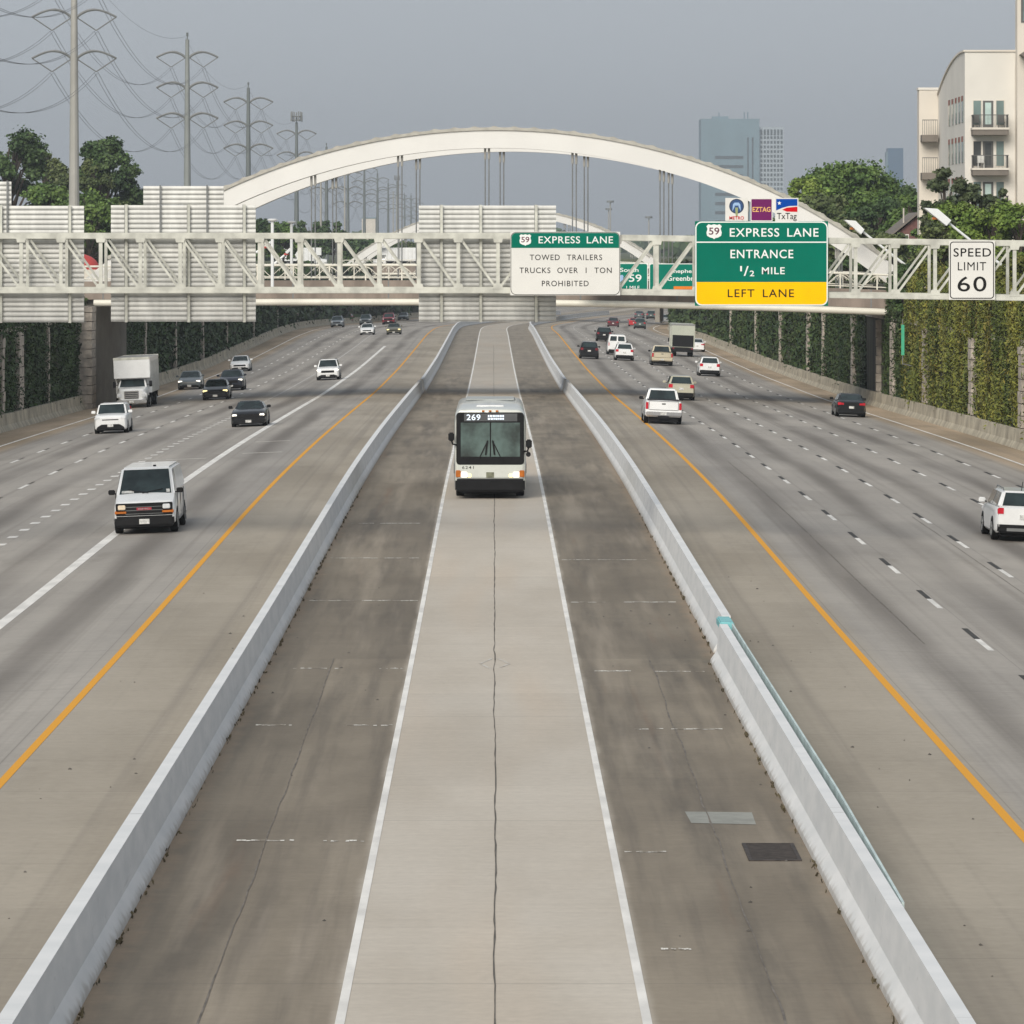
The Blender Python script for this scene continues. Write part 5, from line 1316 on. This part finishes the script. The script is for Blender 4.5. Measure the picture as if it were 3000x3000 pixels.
        m = MB(); m.box(-W * .455, W * .455, yr - .25, yr + .045, K['st'][-2][2] - .02, lo1); m.build('rear_bumper', bumper or (M_black if kind in ('suv', 'boxhatch', 'van') else P), t, bevel=.05)
        pz = .62 if kind in ('sedan', 'coupe') else .80 if kind != 'van' else .5
        m = MB(); m.box(-.155, .155, yr + .006, yr + (.03 if kind != 'van' else .065), pz - .07, pz + .08); m.build('licence_plate', M_plate, t)
        if kind in ('suv', 'boxhatch') and extra != 'norails':
            for s_ in (-1, 1):
                m = MB(); m.tube([(s_ * ht * .93, Y(g2) + .25, Hh - .01), (s_ * ht * .93, Y(g2) + .35, Hh + .05), (s_ * ht * .93, Y(g3) - .3, Hh + .045), (s_ * ht * .93, Y(g3) - .2, Hh - .02)], .02, 6); m.build('roof_rail', M_steeld, t)
        if extra == 'roundtail':
            m = MB(); m.tube([(.05, Y(g3) - .25, Hh - .02), (.05, Y(g3) + .05, Hh + .28)], .012, 5); m.build('aerial', M_black, t)
            m = MB(); m.box(-W * .30, W * .30, yr + .046, yr + .058, .34, .44); m.build('bumper_guard', M_steeld, t, bevel=.005)
    return t
GI, GO = 'vehicles coming toward the camera', 'vehicles driving away from the camera'
car('cargo_van', 'white cargo van with black grille and amber lights, nearest on the left', 'van', 'van', 431, 1560, False, P_white, GI, extra='badge', cargo=True)
car('hatchback_car', 'white boxy hatchback with black lower grille in front of the box truck', 'car', 'boxhatch', 328, 1269, False, P_white, GI, extra='norails')
car('sedan_car', 'dark grey sedan with lit headlights right of the box truck', 'car', 'sedan', 557, 1141, False, P_grey, GI, M_lampon, grille=M_steeld)
car('sedan_car', 'black sedan with yellowish lights in front of another dark car', 'car', 'sedan', 633, 1171, False, P_black, GI, M_lampyel)
car('sedan_car', 'dark blue car with lit lamps tucked behind the black sedan', 'car', 'suv', 679, 1144, False, P_dkblue, GI, M_lampon, extra='norails', hscale=.93)
car('coupe_car', 'low black muscle coupe with bright headlights beside the wide white line', 'car', 'coupe', 731, 1249, False, P_black, GI, M_lampon)
car('sedan_car', 'white sedan alone in the far left lane beyond the dark cars', 'car', 'sedan', 704, 1088, False, P_white, GI)
car('crossover_car', 'white crossover with lit headlights beside the wide white line', 'car', 'suv', 962, 1113, False, P_white, GI, M_lampon, bumper=M_black)
car('crossover_car', 'slate grey crossover farthest left under the bridge', 'car', 'suv', 988, 959, False, P_slate, GI)
car('hatchback_car', 'bright red car half hidden behind the slate crossover', 'car', 'boxhatch', 1016, 947, False, P_bright, GI)
car('crossover_car', 'dull grey crossover right behind a small white sedan under the bridge', 'car', 'suv', 1071, 952, False, P_grey, GI)
car('sedan_car', 'small white sedan under the bridge in front of a grey crossover', 'car', 'sedan', 1076, 981, False, P_white, GI)
car('pickup_truck', 'dusky red pickup under the bridge near the middle sign back', 'pickup truck', 'pickup', 1139, 951, False, P_red, GI)
car('sedan_car', 'bronze car with two bright yellow lamps below the red pickup', 'car', 'sedan', 1154, 980, False, P_brown, GI, M_lampyel)
car('sedan_car', 'tiny teal car right of the red pickup', 'car', 'sedan', 1180, 938, False, P_teal, GI)
car('pickup_truck', 'large white pickup with red tail lights, nearest in the second lane on the right', 'pickup truck', 'pickup', 1940, 1241, True, P_white, GO, extra='chrome')
car('crossover_car', 'champagne crossover with dark rear window just ahead of the large white pickup', 'car', 'suv', 1993, 1172, True, P_champ, GO, extra='norails')
car('crossover_car', 'white crossover with black rear bumper right of the tan pickup', 'car', 'suv', 2077, 1102, True, P_white, GO)
car('pickup_truck', 'tan pickup with dark rear window left of the flat backed truck', 'pickup truck', 'pickup', 1938, 1071, True, P_tan, GO)
car('sedan_car', 'white sedan half hidden right of the flat backed truck', 'car', 'sedan', 2040, 1030, True, P_white, GO)
car('crossover_car', 'white crossover in front of the white van on the right', 'car', 'suv', 1828, 1056, True, P_white, GO)
car('passenger_van', 'white van with two square rear windows on the right', 'van', 'van', 1806, 1039, True, P_white, GO, cargo=True)
car('crossover_car', 'black crossover with dim red tail lights nearest the right yellow line', 'car', 'suv', 1725, 1051, True, P_black, GO, tail=M_taildim)
car('crossover_car', 'black crossover ahead of the white van on the right', 'car', 'suv', 1769, 1000, True, P_black, GO, tail=M_taildim)
car('sedan_car', 'maroon car farthest up the lane beside the right yellow line', 'car', 'sedan', 1796, 958, True, P_maroon, GO, hscale=1.08)
car('crossover_car', 'dark teal crossover in front of a red car on the far right road', 'car', 'suv', 1874, 964, True, P_teal, GO)
car('sedan_car', 'red car half hidden behind the dark teal crossover', 'car', 'sedan', 1857, 956, True, P_bright, GO)
car('sedan_car', 'dusky grey car above the dark teal crossover', 'car', 'sedan', 1872, 932, True, P_grey, GO)
car('crossover_car', 'teal grey crossover left of the far silver car', 'car', 'suv', 1907, 935, True, P_teal, GO)
car('sedan_car', 'pale silver car near the far right edge line', 'car', 'sedan', 1949, 946, True, P_silver, GO, hscale=1.1)
car('sedan_car', 'black sedan with bright red tail lights by the right edge line', 'car', 'sedan', 2490, 1221, True, P_black, GO)
car('crossover_car', 'white small crossover cut by the right picture edge', 'car', 'suv', 2989, 1584, True, P_white, GO, extra='roundtail', hscale=.97)

def box_truck(label, u, v, away, group, rot=None, loc=None, low=False):
    L, W = 9.2 if not low else 7.4, 2.44
    t = thing('box_truck', label, 'truck', group=group)
    if loc is None: place(t, u, v, away, L, (.16, .77))
    else: t.location = loc; t.rotation_euler = (0, 0, rot)
    yf = -L / 2
    # cargo box with attic over the cab
    m = MB(); m.prismx([(yf + 1.0, 2.02), (yf + 2.35, 2.02), (yf + 2.35, .98), (L / 2, .98), (L / 2, 3.42), (yf + 1.0, 3.42)], -W / 2, W / 2); bx = m.build('cargo_box', P_white if not low else pmat('box_grey_white', lin(186, 190, 176), .5, 0, .05, .8), t, bevel=.03)
    m = MB(); m.box(-W / 2 - .012, W / 2 + .012, yf + .985, yf + 1.04, 3.26, 3.435); m.box(-W / 2 - .012, W / 2 + .012, L / 2 - .05, L / 2 + .012, 3.26, 3.435); m.build('top_trim', M_chrome if low else M_steel, bx)
    for s_ in (-1, 1):
        m = MB()
        for k in range(9): y = yf + 2.6 + .74 * (L / 9.2) * k; m.box(min(s_ * (W / 2 + .002), s_ * (W / 2 + .016)), max(s_ * (W / 2 + .002), s_ * (W / 2 + .016)), y, y + .05, 1.05, 3.12)
        m.build('side_rib', M_steel, bx)
    m = MB(); m.box(-W / 2 + .12, W / 2 - .12, L / 2 + .004, L / 2 + .03, 1.05, 2.25 if low else 3.0); m.build('roll_door', M_black if low else M_steel, t)
    # cab
    m = MB(); m.loft([ring(.74, .55, 1.22, yf), ring(.86, .45, 1.30, yf + .12), ring(.95, .45, 1.36, yf + .7), ring(1.0, .45, 1.44, yf + 1.05), ring(1.02, .45, 1.46, yf + 2.3)]); m.build('cab', P_white, t, smooth=True)
    m = MB(); A = [(-.98, yf + .95, 1.38), (.98, yf + .95, 1.38), (.98, yf + 2.3, 1.38), (-.98, yf + 2.3, 1.38)]; T = [(-.84, yf + 1.45, 2.0), (.84, yf + 1.45, 2.0), (.84, yf + 2.3, 2.0), (-.84, yf + 2.3, 2.0)]
    m.add(A + T, [(0, 3, 2, 1), (4, 5, 6, 7), (0, 1, 5, 4), (1, 2, 6, 5), (2, 3, 7, 6), (3, 0, 4, 7)]); m.build('cab_roof', P_white, t, bevel=.05)
    m = MB(); slab(m, panel((A[0], A[1], T[1], T[0]), (.06, .06, .1, .1), .014, (0, -.6, .5))); m.build('windshield', M_glass, t)
    for s_ in (-1, 1):
        c = (A[3], A[0], T[0], T[3]) if s_ < 0 else (A[1], A[2], T[2], T[1])
        m = MB(); slab(m, panel(c, (.12, .14, .12, .12), .014, (s_, 0, .2))); m.build('side_window', M_glass, t)
        m = MB(); m.box(s_ * 1.22 - .10, s_ * 1.22 + .10, yf + 1.2, yf + 1.32, 1.42, 1.82); mr = m.build('mirror', M_black, t, bevel=.02)
        m = MB(); m.bar((s_ * .95, yf + 1.26, 1.55), (s_ * 1.2, yf + 1.26, 1.6), .04); m.build('mirror_arm', M_black, mr)
        m = MB(); m.box(s_ * .80 - .2, s_ * .80 + .2, yf - .01, yf + .6, .62, 1.18); m.build('fender', P_white, t, bevel=.14, seg=3)
        m = MB(); m.box(s_ * .80 - .13, s_ * .80 + .13, yf - .035, yf + .05, .80, 1.0); m.build('headlight', M_lamp, t, bevel=.02)
        m = MB(); m.box(s_ * .98 - .1, s_ * .98 + .1, L / 2 - .03, L / 2 + .03, .78, .95); m.build('tail_light', M_tail if not low else M_taildim, t)
    m = MB(); m.box(-.50, .50, yf - .05, yf + .1, .66, 1.2); gr = m.build('grille', M_chrome, t, bevel=.03)
    m = MB()
    for k in range(4): m.box(-.44, .44, yf - .06, yf - .051, .70 + .12 * k, .75 + .12 * k)
    m.build('grille_slot', M_black, gr)
    m = MB(); m.box(-1.02, 1.02, yf - .22, yf + .1, .36, .60); m.build('bumper', M_chrome, t, bevel=.04)
    m = MB(); m.box(-.16, .16, yf - .236, yf - .222, .40, .55); m.build('licence_plate', M_plate, t)
    m = MB(); m.box(-.6, .6, yf + .6, L / 2 - .1, .55, .97); m.box(-1.1, 1.1, L / 2 - .3, L / 2 - .02, .5, .96); m.build('chassis', M_black, t)
    wheels(t, 2.3, L, .42, (.16, .77), .26); wheels(t, 1.7, L, .42, (.77,), .26)
    return t
box_truck('white box truck with a tall attic box over its cab in the far left lane', 392, 1194, False, GI)
box_truck('small flat backed truck with pale upper box and dark lower door on the right', 1997, 1044, True, GO, low=True)
x, y, z = at(884, 800, 838)
box_truck('white box truck crossing on the far bridge, seen through the truss', 0, 0, False, 'trucks on the far bridge', R(90), (x, y, 5.75))
x, y, z = at(1168, 800, 836)
box_truck('second white box truck on the far bridge, left of the middle sign back', 0, 0, False, 'trucks on the far bridge', R(-90), (x, y, 5.75))

# coach on the express lane
def coach(u, v):
    L, W = 13.7, 2.59
    t = thing('coach_bus', 'white commuter coach with a black windshield mask driving along the express lane', 'bus'); place(t, u, v, False, L, (.16, .72))
    yf = -L / 2
    def rg(y, hw, zb, zt, rr=.28):
        pts = [(hw - .04, zb), (hw, zb + .12), (hw, zt - rr - .2)] + [(hw - .10 - rr * .9 + rr * .95 * math.cos(a) + .06, zt - rr + rr * math.sin(a)) for a in [R(8), R(28), R(48), R(68), R(88)]] + [(0, zt + .03)]
        return [(x, y, z) for x, z in pts] + [(-x, y, z) for x, z in pts[:-1][::-1]]
    m = MB(); m.loft([rg(yf, W / 2 - .12, .34, 3.14), rg(yf + .05, W / 2 - .04, .31, 3.21), rg(yf + .25, W / 2, .30, 3.25), rg(yf + .9, W / 2, .30, 3.27), rg(-1, W / 2, .30, 3.27), rg(L / 2 - .3, W / 2, .34, 3.22), rg(L / 2, W / 2 - .1, .5, 3.05)]); b = m.build('body', P_bus, t, smooth=True)
    m = MB(); m.box(-.5, .5, yf + 1.6, yf + 2.5, 3.27, 3.33); m.build('roof_hatch', P_white, t, bevel=.02)
    m = MB(); m.box(-.95, .95, L / 2 - 4.6, L / 2 - 1.4, 3.23, 3.315); m.build('roof_unit', pmat('roof_unit_grey', lin(170, 174, 172), .6, 0, .08, 1), t, bevel=.05)
    # black mask round the windshield
    m = MB(); m.prism(rrect(-1.225, 1.225, 1.24, 3.13, .13), yf - .045, yf + .15); mask = m.build('windshield_mask', M_black, t, bevel=.015)
    for x0_, x1_ in ((-1.06, -.012), (.035, 1.08)):
        m = MB(); m.box(x0_, x1_, yf - .058, yf - .047, 1.53, 2.76); m.build('windshield', pmat('coach_windshield_reflection', (.075, .115, .108), .06, 0, .55, .9, spec=.8), t)  # base colour lightened to grey-green so it carries the glass reflection
    m = MB(); m.box(-.94, .98, yf - .060, yf - .047, 2.81, 3.09); ds = m.build('destination_sign', pmat('sign_glass_grey', (.10, .105, .11), .15, 0, .1, 2), t)
    m_led = pmat('led_white', (.72, .82, .95), .4, 0, .02, 3, emit=.55)
    text('269', .50, .21, m_led, ds, -.60, yf - .066, 2.955, 'route_number', .012, 1.1)
    m = MB(); random.seed(3); x = -.10
    for zrow in (3.0, 2.9):
        x = -.08
        while x < .5:
            wd_ = random.choice((.05, .06, .08)); m.box(x, x + wd_, yf - .066, yf - .062, zrow - .035, zrow + .035); x += wd_ + .02
    m.build('destination_lettering', m_led, ds)
    m = MB(); m.box(-1.20, 1.20, yf - .05, yf + .1, .74, 1.235); fr_ = m.build('front_panel', P_bus, t, bevel=.03)
    text('6241', .42, .105, M_ink, fr_, -.80, yf - .053, 1.14, 'fleet_number', .006, 1.25)
    m = MB(); m.box(-.14, .14, yf - .066, yf - .052, .775, .97); m.build('emblem_plate', pmat('emblem_grey_green', lin(122, 124, 104), .5, .2, .25, 8), fr_)
    for s_ in (-1, 1):
        for nm, xa, xb, za, zb_, mt in (('turn_signal', 1.06, 1.24, .79, 1.04, M_amber), ('headlight', .83, 1.05, .78, .98, M_lampon), ('fog_lamp', .68, .82, .78, .92, M_lampyel)):
            m = MB(); m.box(min(s_ * xa, s_ * xb), max(s_ * xa, s_ * xb), yf - .075, yf + .02, za, zb_); m.build(nm, mt, t, bevel=.02)
    m = MB(); m.box(-1.26, 1.26, yf - .16, yf + .3, .27, .725); m.build('bumper', M_black, t, bevel=.06)
    for x in (-.25, 0, .25): m = MB(); m.box(x - .05, x + .05, yf - .04, yf + .06, 3.15, 3.205); m.build('marker_lamp', M_amber, t, bevel=.01)
    for s_ in (-1, 1):
        m = MB(); m.bar((s_ * .42, yf - .075, 1.42), (s_ * .08, yf - .085, 2.12), .035); m.bar((s_ * .16, yf - .075, 1.6), (s_ * .10, yf - .09, 2.1), .06); m.build('wiper', M_black, t)
        zc_ = 2.25 if s_ < 0 else 2.0
        m = MB(); m.box(s_ * 1.40 - .11, s_ * 1.40 + .11, yf - .25, yf - .1, zc_ - .15, zc_ + .16); mr = m.build('mirror', M_black, t, bevel=.04)
        m = MB(); m.tube([(s_ * 1.2, yf, zc_ - .3), (s_ * 1.35, yf - .15, zc_ - .26), (s_ * 1.4, yf - .18, zc_ - .1)], .03, 6); m.build('mirror_arm', M_black, mr)
        if s_ > 0: m = MB(); m.tube([(1.38, yf - .2, 1.62), (1.38, yf - .08, 1.62)], .09, 14); m.tube([(1.2, yf - .05, 1.75), (1.38, yf - .12, 1.72)], .025, 6); m.build('convex_mirror', M_black, t)
        m = MB()
        for k in range(7): y = yf + 1.7 + 1.55 * k; m.box(min(s_ * (W / 2 + .003), s_ * (W / 2 + .014)), max(s_ * (W / 2 + .003), s_ * (W / 2 + .014)), y, y + 1.45, 1.75, 2.75)
        m.build('side_window', M_glass, t)
        m = MB(); m.box(min(s_ * (W / 2 + .002), s_ * (W / 2 + .02)), max(s_ * (W / 2 + .002), s_ * (W / 2 + .02)), yf + .5, L / 2 - .4, .9, 1.25); m.build('side_stripe', M_black, t)
    wheels(t, 2.5, L, .52, (.16, .72, .82), .3)
    m = MB(); m.box(-1.05, 1.05, yf + .2, L / 2 - .2, .18, .5); m.build('underbody_shadow', M_black, t)  # black box filling in for shadow between road and coach floor
coach(1436, 1452)

# ------------------------------------------------------------------ haze
hm = bpy.data.materials.new('haze_air'); hm.use_nodes = True; ht_ = hm.node_tree
for nd in list(ht_.nodes):
    if nd.type == 'BSDF_PRINCIPLED': ht_.nodes.remove(nd)
pv = ht_.nodes.new('ShaderNodeVolumePrincipled'); pv.inputs['Density'].default_value = 1.7e-4
pv.inputs['Color'].default_value = (.80, .86, .92, 1); pv.inputs['Anisotropy'].default_value = .2
ht_.links.new(pv.outputs[0], ht_.nodes['Material Output'].inputs['Volume'])
m = MB(); m.box(-2300, 2300, -120, 4700, -12, 135)
tag(m.build('haze', hm), kind='stuff')
